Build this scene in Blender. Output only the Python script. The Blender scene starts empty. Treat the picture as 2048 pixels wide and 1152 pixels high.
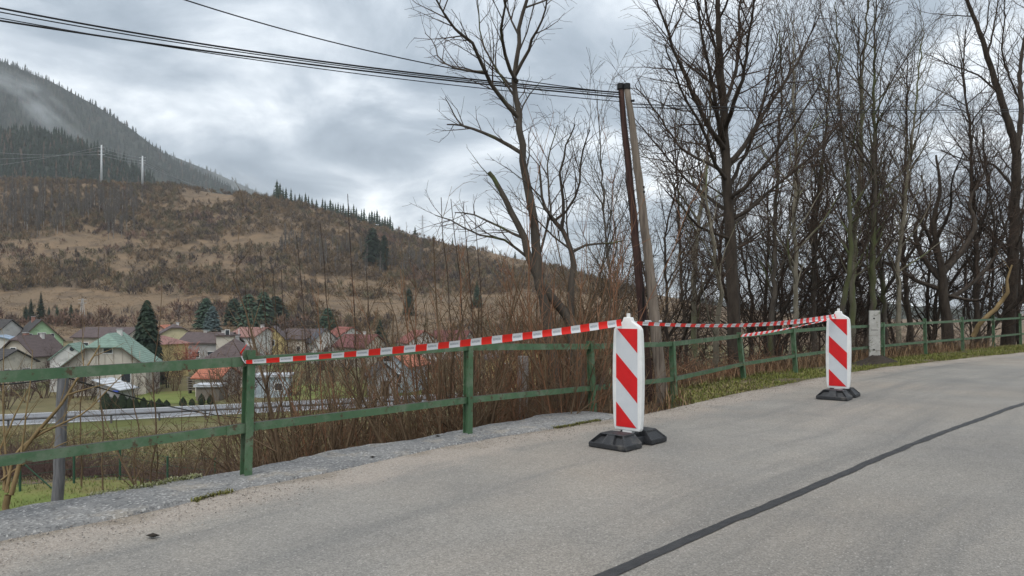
import bpy, bmesh, math, random
import numpy as np
from mathutils import Vector, Matrix
SC = bpy.context.scene
COL = SC.collection
R = math.radians
F = 1450.0            # focal length in photo pixels (2048 wide)
EYE = 1.28
HOR = 622.0
# ------------------------------------------------------------------ camera, sky, sun, exposure
cam_d = bpy.data.cameras.new('camera'); cam = bpy.data.objects.new('camera', cam_d); COL.objects.link(cam)
cam.location = (0, 0, EYE); cam.rotation_euler = (R(90), 0, 0)
cam_d.sensor_width = 36; cam_d.lens = F / 2048 * 36; cam_d.shift_y = (HOR - 576) / 2048
cam_d.clip_start = 0.05; cam_d.clip_end = 20000
SC.camera = cam
SUN_EL, SUN_AZ = R(56), R(200)          # azimuth clockwise from +Y
world = bpy.data.worlds.new('World'); SC.world = world; world.use_nodes = True
def build_world():
    nt = world.node_tree; N = nt.nodes; L = nt.links; N.clear()
    def n(t, **k):
        o = N.new(t)
        for a, b in k.items(): setattr(o, a, b)
        return o
    def mth(op, a, b=None):
        m = n('ShaderNodeMath', operation=op)
        for i, v in enumerate((a, b)):
            if v is None: continue
            if isinstance(v, (int, float)): m.inputs[i].default_value = v
            else: L.new(v, m.inputs[i])
        return m.outputs[0]
    out = n('ShaderNodeOutputWorld'); bg = n('ShaderNodeBackground'); bg.inputs[1].default_value = 0.1
    L.new(bg.outputs[0], out.inputs[0])
    sky = n('ShaderNodeTexSky', sky_type='NISHITA', sun_disc=False); sky.sun_elevation = SUN_EL; sky.sun_rotation = SUN_AZ
    tc = n('ShaderNodeTexCoord'); sp = n('ShaderNodeSeparateXYZ'); L.new(tc.outputs['Generated'], sp.inputs[0])
    z = mth('MAXIMUM', sp.outputs[2], 0.0); zz = mth('ADD', z, 0.22)
    cb = n('ShaderNodeCombineXYZ')
    L.new(mth('DIVIDE', sp.outputs[0], zz), cb.inputs[0]); L.new(mth('DIVIDE', sp.outputs[1], zz), cb.inputs[1])
    def noise(scale, detail, rough, off, dist=0.0):
        mp = n('ShaderNodeMapping'); mp.inputs['Location'].default_value = off; L.new(cb.outputs[0], mp.inputs[0])
        t = n('ShaderNodeTexNoise'); t.inputs['Scale'].default_value = scale; t.inputs['Detail'].default_value = detail
        t.inputs['Roughness'].default_value = rough; t.inputs['Distortion'].default_value = dist
        L.new(mp.outputs[0], t.inputs['Vector']); return t.outputs[0]
    a = noise(0.8, 2.0, 0.5, (1.3, 4.2, 0), 0.3); b = noise(2.1, 9.0, 0.56, (5.1, 0.7, 0), 0.35)
    f = mth('ADD', mth('MULTIPLY', a, 0.42), mth('MULTIPLY', b, 0.58))
    rp = n('ShaderNodeValToRGB'); L.new(f, rp.inputs[0]); el = rp.color_ramp.elements
    el[0].position = 0.39; el[0].color = (0.165, 0.200, 0.238, 1)
    el[1].position = 0.62; el[1].color = (0.83, 0.855, 0.87, 1)
    for p, c in ((0.455, (0.240, 0.280, 0.320, 1)), (0.505, (0.355, 0.395, 0.435, 1)), (0.555, (0.54, 0.575, 0.605, 1))):
        e = el.new(p); e.color = c
    vm = n('ShaderNodeVectorMath', operation='SCALE'); L.new(rp.outputs[0], vm.inputs[0])
    L.new(mth('ADD', 10.6, mth('MULTIPLY', z, 6.0)), vm.inputs[3])      # overcast: brighter towards the zenith
    mx = n('ShaderNodeMix', data_type='RGBA'); mx.inputs[0].default_value = 0.90
    L.new(sky.outputs[0], mx.inputs[6]); L.new(vm.outputs[0], mx.inputs[7])
    L.new(mx.outputs[2], bg.inputs[0])
build_world()
sun_d = bpy.data.lights.new('sun', 'SUN'); sun_d.energy = 1.3; sun_d.angle = R(35); sun_d.color = (1.0, 0.965, 0.92)
sun = bpy.data.objects.new('sun', sun_d); COL.objects.link(sun)
sdir = Vector((math.sin(SUN_AZ) * math.cos(SUN_EL), math.cos(SUN_AZ) * math.cos(SUN_EL), math.sin(SUN_EL)))
sun.rotation_euler = (-sdir).to_track_quat('-Z', 'Y').to_euler(); sun.location = (0, 0, 60)
vs = SC.view_settings; vs.view_transform = 'Standard'; vs.look = 'None'; vs.exposure = 0.70; vs.gamma = 1.0; vs.use_curve_mapping = False
SC.render.engine = 'CYCLES'
cy = SC.cycles; cy.max_bounces = 5; cy.diffuse_bounces = 3; cy.glossy_bounces = 2; cy.transmission_bounces = 3; cy.volume_bounces = 1
cy.transparent_max_bounces = 6; cy.use_denoising = True; cy.volume_step_rate = 1.0

# ------------------------------------------------------------------ helpers
rng = random.Random(7); nr = np.random.default_rng(7)
def at(px, py, Y):                       # a photo pixel at a chosen real distance
    return Vector(((px - 1024) / F * Y, Y, EYE - (py - HOR) / F * Y))
def tag(o, label=None, cat=None, group=None, kind=None):
    for k, v in (('label', label), ('category', cat), ('group', group), ('kind', kind)):
        if v: o[k] = v
    return o
def link(o, parent=None):
    COL.objects.link(o)
    if parent is not None: o.parent = parent
    return o
def empty(name, loc=(0, 0, 0), rz=0.0, **k):
    o = bpy.data.objects.new(name, None); o.location = loc; o.rotation_euler = (0, 0, rz); o.empty_display_size = 0.1
    link(o); return tag(o, **k)
def np_mesh(name, V, Fs, mat=None, smooth=False, col=None, uv=None):
    """V (n,3), Fs list of index arrays (m,k)"""
    me = bpy.data.meshes.new(name); V = np.asarray(V, dtype=np.float32)
    me.vertices.add(len(V)); me.vertices.foreach_set('co', V.ravel())
    Fs = [np.asarray(f, dtype=np.int32) for f in Fs if len(f)]
    loops = np.concatenate([f.ravel() for f in Fs]); sizes = np.concatenate([np.full(len(f), f.shape[1]) for f in Fs])
    starts = np.concatenate([[0], np.cumsum(sizes)[:-1]])
    me.loops.add(len(loops)); me.loops.foreach_set('vertex_index', loops)
    me.polygons.add(len(sizes)); me.polygons.foreach_set('loop_start', starts.astype(np.int32))
    if smooth: me.polygons.foreach_set('use_smooth', np.ones(len(sizes), dtype=bool))
    if col is not None:
        ca = me.color_attributes.new('Col', 'FLOAT_COLOR', 'POINT')
        c4 = np.ones((len(V), 4), dtype=np.float32); c4[:, :3] = col; ca.data.foreach_set('color', c4.ravel())
    if uv is not None:
        ul = me.uv_layers.new(name='UVMap'); ul.data.foreach_set('uv', np.asarray(uv, dtype=np.float32)[loops].ravel())
    me.update(); me.validate()
    if mat: me.materials.append(mat)
    return me
def obj(name, me, parent=None, **k):
    o = bpy.data.objects.new(name, me); link(o, parent); return tag(o, **k)
class MB:
    """collects boxes, prisms, bars"""
    def __init__(s): s.v = []; s.f = []
    def add(s, vs_, fs):
        b = len(s.v); s.v += [tuple(v) for v in vs_]; s.f += [tuple(i + b for i in f) for f in fs]; return s
    def box(s, c, d, m=None):
        x, y, z = c; a, b, e = d[0] / 2, d[1] / 2, d[2] / 2
        vs_ = [Vector((x + i * a, y + j * b, z + k * e)) for k in (-1, 1) for j in (-1, 1) for i in (-1, 1)]
        if m is not None: vs_ = [m @ v for v in vs_]
        return s.add(vs_, [(0, 2, 3, 1), (4, 5, 7, 6), (0, 1, 5, 4), (2, 6, 7, 3), (0, 4, 6, 2), (1, 3, 7, 5)])
    def prism(s, poly, ext):             # poly: 3D points, extruded by vector ext
        n_ = len(poly); ext = Vector(ext); p = [Vector(q) for q in poly]
        return s.add(p + [q + ext for q in p], [tuple(range(n_ - 1, -1, -1)), tuple(range(n_, 2 * n_))] +
                     [(i, (i + 1) % n_, (i + 1) % n_ + n_, i + n_) for i in range(n_)])
    def bar(s, a, b, prof, up=(0, 0, 1)):  # 2D profile (side, up) swept from a to b
        a = Vector(a); b = Vector(b); t = (b - a).normalized(); sd = t.cross(Vector(up)).normalized(); u = sd.cross(t)
        return s.prism([a + sd * p[0] + u * p[1] for p in prof], b - a)
    def cyl(s, a, b, ra, rb, n_=10, cap=True):
        a = Vector(a); b = Vector(b); t = (b - a).normalized(); ref = Vector((1, 0, 0)) if abs(t.x) < .8 else Vector((0, 1, 0))
        e1 = t.cross(ref).normalized(); e2 = t.cross(e1)
        vs_ = [p + (e1 * math.cos(2 * math.pi * i / n_) + e2 * math.sin(2 * math.pi * i / n_)) * r for p, r in ((a, ra), (b, rb)) for i in range(n_)]
        fs = [(i, (i + 1) % n_, (i + 1) % n_ + n_, i + n_) for i in range(n_)]
        if cap: fs += [tuple(range(n_ - 1, -1, -1)), tuple(range(n_, 2 * n_))]
        return s.add(vs_, fs)
    def build(s, name, mat, parent=None, bevel=0.0, smooth=False, **k):
        me = bpy.data.meshes.new(name); me.from_pydata(s.v, [], s.f); me.update()
        bm = bmesh.new(); bm.from_mesh(me)
        bmesh.ops.recalc_face_normals(bm, faces=bm.faces)
        if bevel: bmesh.ops.bevel(bm, geom=[e for e in bm.edges], offset=bevel, segments=2, profile=0.7, affect='EDGES', clamp_overlap=True)
        for f in bm.faces: f.smooth = smooth
        bm.to_mesh(me); bm.free(); me.materials.append(mat)
        return obj(name, me, parent, **k)
def tubes(polys, sides):
    """vectorised tube skin over many polylines -> V, Fquads"""
    ln = np.array([len(p[0]) for p in polys]); P = np.array([q for p in polys for q in p[0]], dtype=np.float64)
    Rr = np.array([q for p in polys for q in p[1]], dtype=np.float64)
    end = np.cumsum(ln); st = end - ln; n_ = len(P); idx = np.arange(n_)
    first = np.zeros(n_, bool); first[st] = True; last = np.zeros(n_, bool); last[end - 1] = True
    T = P[np.where(last, idx, np.minimum(idx + 1, n_ - 1))] - P[np.where(first, idx, np.maximum(idx - 1, 0))]
    T /= np.maximum(np.linalg.norm(T, axis=1), 1e-9)[:, None]
    M = np.repeat(P[end - 1] - P[st], ln, axis=0); ax = np.argmin(np.abs(M), axis=1); ref = np.eye(3)[ax]
    A = np.cross(T, ref); A /= np.maximum(np.linalg.norm(A, axis=1), 1e-9)[:, None]; B = np.cross(T, A)
    an = np.arange(sides) * 2 * math.pi / sides
    V = P[:, None, :] + Rr[:, None, None] * (np.cos(an)[None, :, None] * A[:, None, :] + np.sin(an)[None, :, None] * B[:, None, :])
    s0 = idx[~last]; k = np.arange(sides); k2 = (k + 1) % sides
    Q = np.stack([s0[:, None] * sides + k, s0[:, None] * sides + k2, (s0[:, None] + 1) * sides + k2, (s0[:, None] + 1) * sides + k], axis=-1).reshape(-1, 4)
    return V.reshape(-1, 3), Q
def tube_mesh(name, groups, mat):        # groups: [(polys, sides)]
    V = []; Q = []; b = 0
    for polys, sides in groups:
        if not polys: continue
        v, q = tubes(polys, sides); V.append(v); Q.append(q + b); b += len(v)
    return np_mesh(name, np.concatenate(V), [np.concatenate(Q)], mat, smooth=True)
def scatter(protos, pos, scl, rot, pick, cols=None):
    """join copies of small triangle meshes: protos [(V,F)], returns V,F,C"""
    Vs = []; Fs = []; Cs = []; b = 0
    for i, (pv, pf) in enumerate(protos):
        m = np.where(pick == i)[0]
        if not len(m): continue
        c, s_ = np.cos(rot[m]), np.sin(rot[m]); sc = scl[m]
        if sc.ndim == 1: sc = np.repeat(sc[:, None], 3, axis=1)
        x = pv[None, :, 0] * sc[:, 0:1]; y = pv[None, :, 1] * sc[:, 1:2]; z = pv[None, :, 2] * sc[:, 2:3]
        V = np.stack([x * c[:, None] - y * s_[:, None], x * s_[:, None] + y * c[:, None], z], axis=-1) + pos[m][:, None, :]
        Fs.append((pf[None] + (np.arange(len(m)) * len(pv))[:, None, None] + b).reshape(-1, pf.shape[1]))
        Vs.append(V.reshape(-1, 3)); b += len(m) * len(pv)
        if cols is not None: Cs.append(np.repeat(cols[m], len(pv), axis=0))
    return np.concatenate(Vs), np.concatenate(Fs), (np.concatenate(Cs) if cols is not None else None)
# ------------------------------------------------------------------ materials
def mat(name, c1, c2=None, scale=5.0, detail=6.0, rough=0.85, bump=0.0, bscale=None, coord='Object', stretch=(1, 1, 1), attr=False,
        mid=0.5, width=0.35, spec=0.3, c3=None, c3scale=1.0, c3pos=0.6, topdirt=None, metallic=0.0, rand=0.0, transl=0.0):
    m = bpy.data.materials.new(name); m.use_nodes = True; nt = m.node_tree; N = nt.nodes; L = nt.links
    bs = N['Principled BSDF']; bs.inputs['Roughness'].default_value = rough; bs.inputs['Specular IOR Level'].default_value = spec
    bs.inputs['Metallic'].default_value = metallic
    tc = N.new('ShaderNodeTexCoord'); mp = N.new('ShaderNodeMapping'); mp.inputs['Scale'].default_value = stretch
    if coord == 'Geo':
        g = N.new('ShaderNodeNewGeometry'); L.new(g.outputs['Position'], mp.inputs[0])
    else: L.new(tc.outputs[coord], mp.inputs[0])
    def noise(s, d=detail, r_=0.6):
        t = N.new('ShaderNodeTexNoise'); t.inputs['Scale'].default_value = s; t.inputs['Detail'].default_value = d; t.inputs['Roughness'].default_value = r_
        L.new(mp.outputs[0], t.inputs['Vector']); return t.outputs[0]
    def ramp(f, lo, hi):
        t = N.new('ShaderNodeMapRange'); t.inputs[1].default_value = lo; t.inputs[2].default_value = hi; L.new(f, t.inputs[0]); return t.outputs[0]
    def mix(f, a, b, mode='MIX'):
        t = N.new('ShaderNodeMix'); t.data_type = 'RGBA'; t.blend_type = mode
        for i, v in ((0, f), (6, a), (7, b)):
            if isinstance(v, (int, float)): t.inputs[i].default_value = v
            elif isinstance(v, tuple): t.inputs[i].default_value = (*v, 1)
            else: L.new(v, t.inputs[i])
        return t.outputs[2]
    c = c1
    if c2: c = mix(ramp(noise(scale), mid - width / 2, mid + width / 2), c1, c2)
    if c3: c = mix(ramp(noise(c3scale, 5.0), c3pos - 0.04, c3pos + 0.08), c, c3)
    if attr:
        a = N.new('ShaderNodeVertexColor'); a.layer_name = 'Col'; c = mix(1.0, c if not isinstance(c, tuple) else c, a.outputs[0], 'MULTIPLY')
    if rand:
        oi = N.new('ShaderNodeObjectInfo'); hs = N.new('ShaderNodeHueSaturation')
        mr = N.new('ShaderNodeMapRange'); mr.inputs[3].default_value = 1 - rand; mr.inputs[4].default_value = 1 + rand; L.new(oi.outputs['Random'], mr.inputs[0]); L.new(mr.outputs[0], hs.inputs['Value'])
        if isinstance(c, tuple): hs.inputs['Color'].default_value = (*c, 1)
        else: L.new(c, hs.inputs['Color'])
        c = hs.outputs[0]
    if topdirt:
        g = N.new('ShaderNodeNewGeometry'); s_ = N.new('ShaderNodeSeparateXYZ'); L.new(g.outputs['True Normal'], s_.inputs[0])
        c = mix(ramp(s_.outputs[2], 0.6, 0.8), c, topdirt)
    if isinstance(c, tuple): bs.inputs['Base Color'].default_value = (*c, 1)
    else: L.new(c, bs.inputs['Base Color'])
    if bump:
        b = N.new('ShaderNodeBump'); b.inputs['Strength'].default_value = bump; b.inputs['Distance'].default_value = 0.02
        L.new(noise(bscale or scale * 3), b.inputs['Height']); L.new(b.outputs[0], bs.inputs['Normal'])
    return m
M = {}
M['bark'] = mat('bark', (0.040, 0.032, 0.026), (0.095, 0.080, 0.064), 9, rough=0.95, bump=0.6, stretch=(1, 1, 0.25), coord='Geo', c3=(0.075, 0.085, 0.035), c3scale=1.6, c3pos=0.56)
M['bark_dark'] = mat('bark_dark', (0.024, 0.018, 0.014), (0.064, 0.050, 0.038), 9, rough=0.95, bump=0.6, stretch=(1, 1, 0.25), coord='Geo')
M['bark_pale'] = mat('bark_pale', (0.10, 0.09, 0.065), (0.21, 0.185, 0.14), 8, rough=0.95, bump=0.5, stretch=(1, 1, 0.3), coord='Geo', c3=(0.11, 0.12, 0.055), c3scale=1.4, c3pos=0.55)
M['twig'] = mat('twig', (0.042, 0.028, 0.020), (0.080, 0.053, 0.038), 2.0, rough=0.9, coord='Geo')
M['twig_grey'] = mat('twig_grey', (0.085, 0.075, 0.064), (0.15, 0.13, 0.11), 2.0, rough=0.9, coord='Geo')
M['shoot'] = mat('shoot', (0.145, 0.066, 0.037), (0.285, 0.148, 0.080), 1.6, rough=0.8, coord='Geo', c3=(0.06, 0.045, 0.035), c3scale=0.8, c3pos=0.58)
M['olive'] = mat('olive', (0.080, 0.052, 0.031), (0.165, 0.112, 0.066), 2.2, rough=0.9, coord='Geo')
M['straw_branch'] = mat('straw_branch', (0.15, 0.105, 0.05), (0.26, 0.185, 0.09), 3.0, rough=0.9, coord='Geo')
M['bramble'] = mat('bramble', (0.055, 0.032, 0.030), (0.10, 0.062, 0.050), 1.0, rough=0.9, coord='Geo')

# ------------------------------------------------------------------ the lie of the land
U = np.array([0.695, 0.719]); NV = np.array([-0.719, 0.695])
RS = np.array([-40, -10, -2, 2.62, 5.10, 7.54, 9.83, 12.94, 14.96, 17.8, 20.77, 23.5, 27.4, 30.5, 33, 40, 55, 80, 140])
RN = np.array([4.2, 5.0, 5.25, 5.43, 5.57, 5.83, 6.01, 6.33, 6.32, 6.30, 6.08, 5.9, 5.56, 5.2, 4.9, 3.9, 0.5, -9, -50])
ES = np.array([-40, -10, 0.9, 3.34, 4.57, 6.6, 7.55, 10.9, 14, 17.6, 21.1, 27.1, 33, 40, 55, 80, 140])
EN = np.array([3.7, 4.5, 4.82, 5.07, 5.20, 5.14, 5.05, 5.3, 5.42, 5.36, 5.0, 4.2, 3.3, 2.1, -1.6, -11.5, -54])
def sn(x, y): return U[0] * x + U[1] * y, NV[0] * x + NV[1] * y
def xy(s, n_): return U[0] * s + NV[0] * n_, U[1] * s + NV[1] * n_
def sstep(a, b, x): t = np.clip((x - a) / (b - a), 0, 1); return t * t * (3 - 2 * t)
def vnoise(x, y, seed=0):                # smooth value noise
    x = np.asarray(x, float); y = np.asarray(y, float); xi = np.floor(x).astype(np.int64); yi = np.floor(y).astype(np.int64)
    fx = x - xi; fy = y - yi; fx = fx * fx * (3 - 2 * fx); fy = fy * fy * (3 - 2 * fy)
    def h(i, j):
        v = (i * 374761393 + j * 668265263 + seed * 974711) & 0xFFFFFFFF; v = ((v ^ (v >> 13)) * 1274126177) & 0xFFFFFFFF
        return ((v ^ (v >> 16)) & 0xFFFF) / 65535.0
    return (h(xi, yi) * (1 - fx) + h(xi + 1, yi) * fx) * (1 - fy) + (h(xi, yi + 1) * (1 - fx) + h(xi + 1, yi + 1) * fx) * fy - 0.5
def fbm(x, y, seed=0, o=4):
    return sum(vnoise(x * 2 ** k, y * 2 ** k, seed + k) / 2 ** k for k in range(o))
HX = np.array([-3000, -1200, -700, -424, -279, -192, -134, -80, -31, 31, 93, 156, 260, 400, 3000])
HZ = np.array([150, 150, 125, 111, 102, 92, 77.5, 63, 52.5, 36, 19, 7, -6, -9, -9])
def outer(s): return np.interp(s, RS, RN) * 0 + np.interp(s, [-40, 7.3, 7.6, 9.0, 10.2, 60], [0, 0, 1, 1, 0, 0]) * (np.interp(s, ES, EN) + 0.14) + (1 - np.interp(s, [-40, 7.3, 7.6, 9.0, 10.2, 60], [0, 0, 1, 1, 0, 0])) * (np.interp(s, RS, RN) + np.where(s < 7.5, 0.14, 0.30))
def T(x, y):
    x = np.asarray(x, float); y = np.asarray(y, float); s, n_ = sn(x, y); e = n_ - outer(s); w = sstep(8.3, 10.8, s)
    left = np.interp(e, [0, 0.12, 2, 8, 13, 22, 30, 44, 58, 80], [-0.15, -1.1, -1.8, -3.6, -4.2, -4.35, -5.5, -7.2, -9.0, -9.3])
    right = np.interp(e, [0, 1, 3, 8, 16, 30, 60, 90], [-0.03, -0.14, -0.6, -2.6, -5.2, -7.5, -9.2, -9.3])
    z = left * (1 - w) + right * w
    z = np.where(e <= 0, -0.02 - 0.06 * (1 - w), z)
    far = sstep(90, 170, y)
    z = z + fbm(x * 0.35, y * 0.35, 3) * 0.35 * np.clip((e - 1) / 6, 0, 1) * (1 - sstep(50, 60, y))
    prof = np.interp(y, [170, 215, 260, 310, 360, 420, 480, 540, 600, 680, 800, 1100], [-9.3, -6.5, -2.0, 8.0, 22, 42, 64, 84, 101, 104, 96, 60])
    zr = np.interp(x, HX, HZ); hill = -9.3 + (prof + 9.3) * (zr + 9.3) / 110.3
    hill = hill + fbm(x * 0.012, y * 0.016, 11) * 9 * sstep(260, 420, y) * np.clip((zr + 9) / 70, 0, 1)
    return np.where(y > 170, hill, z)
def Tz(x, y): return float(T(x, y))
def grid(name, xs, ys, zf, m, smooth=True, **k):
    X, Y = np.meshgrid(xs, ys); Z = zf(X, Y); nx, ny = len(xs), len(ys)
    i = np.arange(nx * ny).reshape(ny, nx); q = np.stack([i[:-1, :-1], i[:-1, 1:], i[1:, 1:], i[1:, :-1]], -1).reshape(-1, 4)
    return obj(name, np_mesh(name, np.stack([X, Y, Z], -1).reshape(-1, 3), [q], m, smooth=smooth), **k)
def spread(*seg):
    out = []
    for a, b, st in seg: out += list(np.arange(a, b, st))
    return np.array(out)
M['valley'] = mat('valley', (0.105, 0.092, 0.042), (0.165, 0.135, 0.068), 0.16, rough=1, coord='Geo', c3=(0.098, 0.106, 0.036), c3scale=0.05, c3pos=0.50, bump=0.8, bscale=4.0)
M['bank'] = mat('bank', (0.060, 0.043, 0.030), (0.15, 0.110, 0.068), 1.4, rough=1, coord='Geo', c3=(0.085, 0.090, 0.035), c3scale=0.5, c3pos=0.55, bump=0.9, bscale=9.0)
M['hill'] = mat('hill', (0.200, 0.134, 0.078), (0.128, 0.092, 0.056), 0.035, rough=1, coord='Geo', stretch=(1, 1, 2.2), c3=(0.105, 0.074, 0.047), c3scale=0.09, c3pos=0.53, bump=1.0, bscale=0.8, detail=10)
M['wood_floor'] = mat('wood_floor', (0.022, 0.030, 0.024), (0.045, 0.050, 0.036), 0.02, rough=1, coord='Geo')

xs = spread((-4600, -1500, 250), (-1500, -600, 30), (-600, -120, 7), (-120, -40, 2.5), (-40, 40, 0.8), (40, 120, 2.5), (120, 500, 12), (500, 4601, 300))
ys = spread((-350, -10, 20), (-10, 60, 0.8), (60, 180, 3), (180, 700, 6), (700, 1100, 30), (1100, 4901, 300))
def zbase(X, Y):
    s, n_ = sn(X, Y); e = n_ - outer(s)
    return T(X, Y) - np.where(e < 20, 0.35, 0.35 * np.clip((26 - e) / 6, 0, 1))
ground = grid('ground', xs, ys[ys <= 215], zbase, M['valley'], kind='structure')
ground_far = grid('hillside', xs, ys[ys >= 204], zbase, M['hill'], kind='structure')
# the bank below the railing, in road coordinates
def strip(name, svals, cols_n, zf, m, uvf=None, **k):
    S = np.asarray(svals); rows = [cn(S) for cn in cols_n]; Nn = np.stack(rows, 1); SS = np.repeat(S[:, None], len(cols_n), 1)
    X, Y = xy(SS, Nn); Z = zf(X, Y, SS, Nn); ns, nc = SS.shape; i = np.arange(ns * nc).reshape(ns, nc)
    q = np.stack([i[:-1, :-1], i[1:, :-1], i[1:, 1:], i[:-1, 1:]], -1).reshape(-1, 4)
    uv = None
    if uvf: uv = np.stack(uvf(SS, Nn), -1).reshape(-1, 2)
    return obj(name, np_mesh(name, np.stack([X, Y, Z], -1).reshape(-1, 3), [q], m, smooth=True, uv=uv), **k)
es = list(np.concatenate([np.arange(-1.6, 0, 0.12), [0.0, 0.06, 0.12, 0.3], np.arange(0.6, 6, 0.35), np.arange(6, 24.1, 0.7)]))
bank = strip('bank', spread((-30, -6, 2), (-6, 40, 0.22), (40, 70, 2)), [(lambda S, e_=e_: outer(S) + e_) for e_ in es],
      lambda X, Y, S, Nn: T(X, Y) + np.where((S > 7) & (Nn < outer(S)), fbm(X * 2.2, Y * 2.2, 5) * 0.03, 0), M['bank'], kind='structure')
# ---- road
def road_material():
    m = bpy.data.materials.new('asphalt'); m.use_nodes = True; nt = m.node_tree; N = nt.nodes; L = nt.links; bs = N['Principled BSDF']
    g = N.new('ShaderNodeNewGeometry'); uv = N.new('ShaderNodeUVMap'); uv.uv_map = 'UVMap'; sp = N.new('ShaderNodeSeparateXYZ'); L.new(uv.outputs[0], sp.inputs[0])
    def noise(s, d=4.0, r_=0.6, src=None):
        t = N.new('ShaderNodeTexNoise'); t.inputs['Scale'].default_value = s; t.inputs['Detail'].default_value = d; t.inputs['Roughness'].default_value = r_; L.new(src or g.outputs['Position'], t.inputs['Vector']); return t.outputs[0]
    def rg(f, a, b, c=0.0, d=1.0):
        t = N.new('ShaderNodeMapRange'); t.inputs[1].default_value = a; t.inputs[2].default_value = b; t.inputs[3].default_value = c; t.inputs[4].default_value = d; L.new(f, t.inputs[0]); return t.outputs[0]
    def mth(op, a, b):
        t = N.new('ShaderNodeMath'); t.operation = op
        for i, v in enumerate((a, b)):
            if isinstance(v, (int, float)): t.inputs[i].default_value = v
            else: L.new(v, t.inputs[i])
        return t.outputs[0]
    def mix(f, a, b, mode='MIX'):
        t = N.new('ShaderNodeMix'); t.data_type = 'RGBA'; t.blend_type = mode
        for i, v in ((0, f), (6, a), (7, b)):
            if isinstance(v, (int, float)): t.inputs[i].default_value = v
            elif isinstance(v, tuple): t.inputs[i].default_value = (*v, 1)
            else: L.new(v, t.inputs[i])
        return t.outputs[2]
    vor = N.new('ShaderNodeTexVoronoi'); vor.inputs['Scale'].default_value = 120; L.new(g.outputs['Position'], vor.inputs['Vector'])
    vs_ = N.new('ShaderNodeSeparateColor'); L.new(vor.outputs['Color'], vs_.inputs[0])
    wob = mth('ADD', sp.outputs[1], rg(noise(1.3, 5), 0.3, 0.7, -0.22, 0.22))
    base = mix(rg(noise(0.55, 5), 0.35, 0.65), (0.190, 0.178, 0.161), (0.262, 0.242, 0.213))
    base = mix(rg(noise(0.25, 3, src=None), 0.45, 0.65, 0, 0.55), base, (0.285, 0.240, 0.192))
    base = mix(rg(noise(0.7, 6), 0.55, 0.68, 0, 0.5), base, (0.150, 0.143, 0.133))
    # stains running with the lane
    mp = N.new('ShaderNodeMapping'); mp.inputs['Scale'].default_value = (0.12, 2.0, 1); L.new(uv.outputs[0], mp.inputs[0])
    base = mix(rg(noise(1.0, 5, 0.6, mp.outputs[0]), 0.48, 0.66, 0, 0.75), base, (0.150, 0.144, 0.134))
    base = mix(rg(mth('ADD', sp.outputs[1], rg(noise(0.9, 5), 0.3, 0.7, -0.5, 0.5)), 2.2, 3.4, 0, 0.35), base, (0.165, 0.150, 0.130))   # older, browner far lane
    base = mix(rg(wob, 0.62, 0.30), base, (0.300, 0.258, 0.218))           # pale pink grit thrown to the edge
    base = mix(rg(wob, 0.16, 0.03, 0, 0.8), base, (0.20, 0.165, 0.125))
    spk = rg(vs_.outputs[0], 0.0, 1.0, 0.72, 1.28)
    cc = N.new('ShaderNodeCombineColor')
    for i in range(3): L.new(spk, cc.inputs[i])
    base = mix(1.0, base, cc.outputs[0], 'MULTIPLY')
    fine = mix(rg(noise(260, 2, 0.7), 0.58, 0.70, 0, 0.75), base, (0.07, 0.065, 0.06))
    fine = mix(rg(vs_.outputs[1], 0.94, 0.98, 0, 0.4), fine, (0.50, 0.47, 0.43))
    L.new(fine, bs.inputs['Base Color'])
    L.new(rg(noise(0.4, 4), 0.4, 0.65, 0.50, 0.78), bs.inputs['Roughness']); bs.inputs['Specular IOR Level'].default_value = 0.35
    b = N.new('ShaderNodeBump'); b.inputs['Strength'].default_value = 0.45; b.inputs['Distance'].default_value = 0.006
    L.new(vor.outputs['Distance'], b.inputs['Height']); L.new(b.outputs[0], bs.inputs['Normal'])
    return m
M['asphalt'] = road_material()
RSV = spread((-30, -4, 1), (-4, 36, 0.15), (36, 121, 1.5))
def edge(S): return np.interp(S, ES, EN) + vnoise(S * 2.1, S * 0, 21) * 0.07 + vnoise(S * 7, S * 0, 22) * 0.035
road_cols = [lambda S: edge(S)] + [(lambda S, k=k: np.interp(S, ES, EN) - k) for k in (0.3, 0.6, 1.2, 2.0, 3.0, 4.0, 5.0, 6.0, 6.9)]
road = strip('road', RSV, road_cols, lambda X, Y, S, Nn: 0.004 + fbm(X * 0.5, Y * 0.5, 8, 2) * 0.012, M['asphalt'],
             uvf=lambda S, Nn: (S, np.interp(S, ES, EN) - Nn), kind='structure')
M['tar'] = mat('tar', (0.012, 0.012, 0.013), (0.035, 0.034, 0.034), 14, rough=0.5, coord='Geo', spec=0.5, bump=0.3, bscale=90)
SS_ = [-30, 2.86, 5.23, 8.5, 12.27, 17, 25, 40, 80]; SN_ = [1.9, 2.08, 2.15, 2.12, 1.92, 1.55, 0.5, -1.7, -15]
def seam(S, k): return 2.095 - 0.004 * np.clip(S - 4.5, 0, 60) ** 2 + k * (0.036 + vnoise(S * 3 + 50 * k, S * 0, 30) * 0.014 + vnoise(S * 11 + 50 * k, S * 0, 32) * 0.014) + vnoise(S * 0.8, S * 0, 31) * 0.008
seam_o = strip('road_joint', RSV, [lambda S: seam(S, 1), lambda S: seam(S, -1)], lambda X, Y, S, Nn: 0.009 + fbm(X * 0.5, Y * 0.5, 8, 2) * 0.012, M['tar'])
seam_o.parent = road
grassv = mat('verge_ground', (0.10, 0.085, 0.04), (0.14, 0.125, 0.05), 3, rough=1, coord='Geo')
strip('verge', RSV, [(lambda S: np.interp(S, ES, EN) - 6.85), (lambda S: np.interp(S, ES, EN) - 12)], lambda X, Y, S, Nn: 0.0 * X, grassv, kind='structure')
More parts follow.
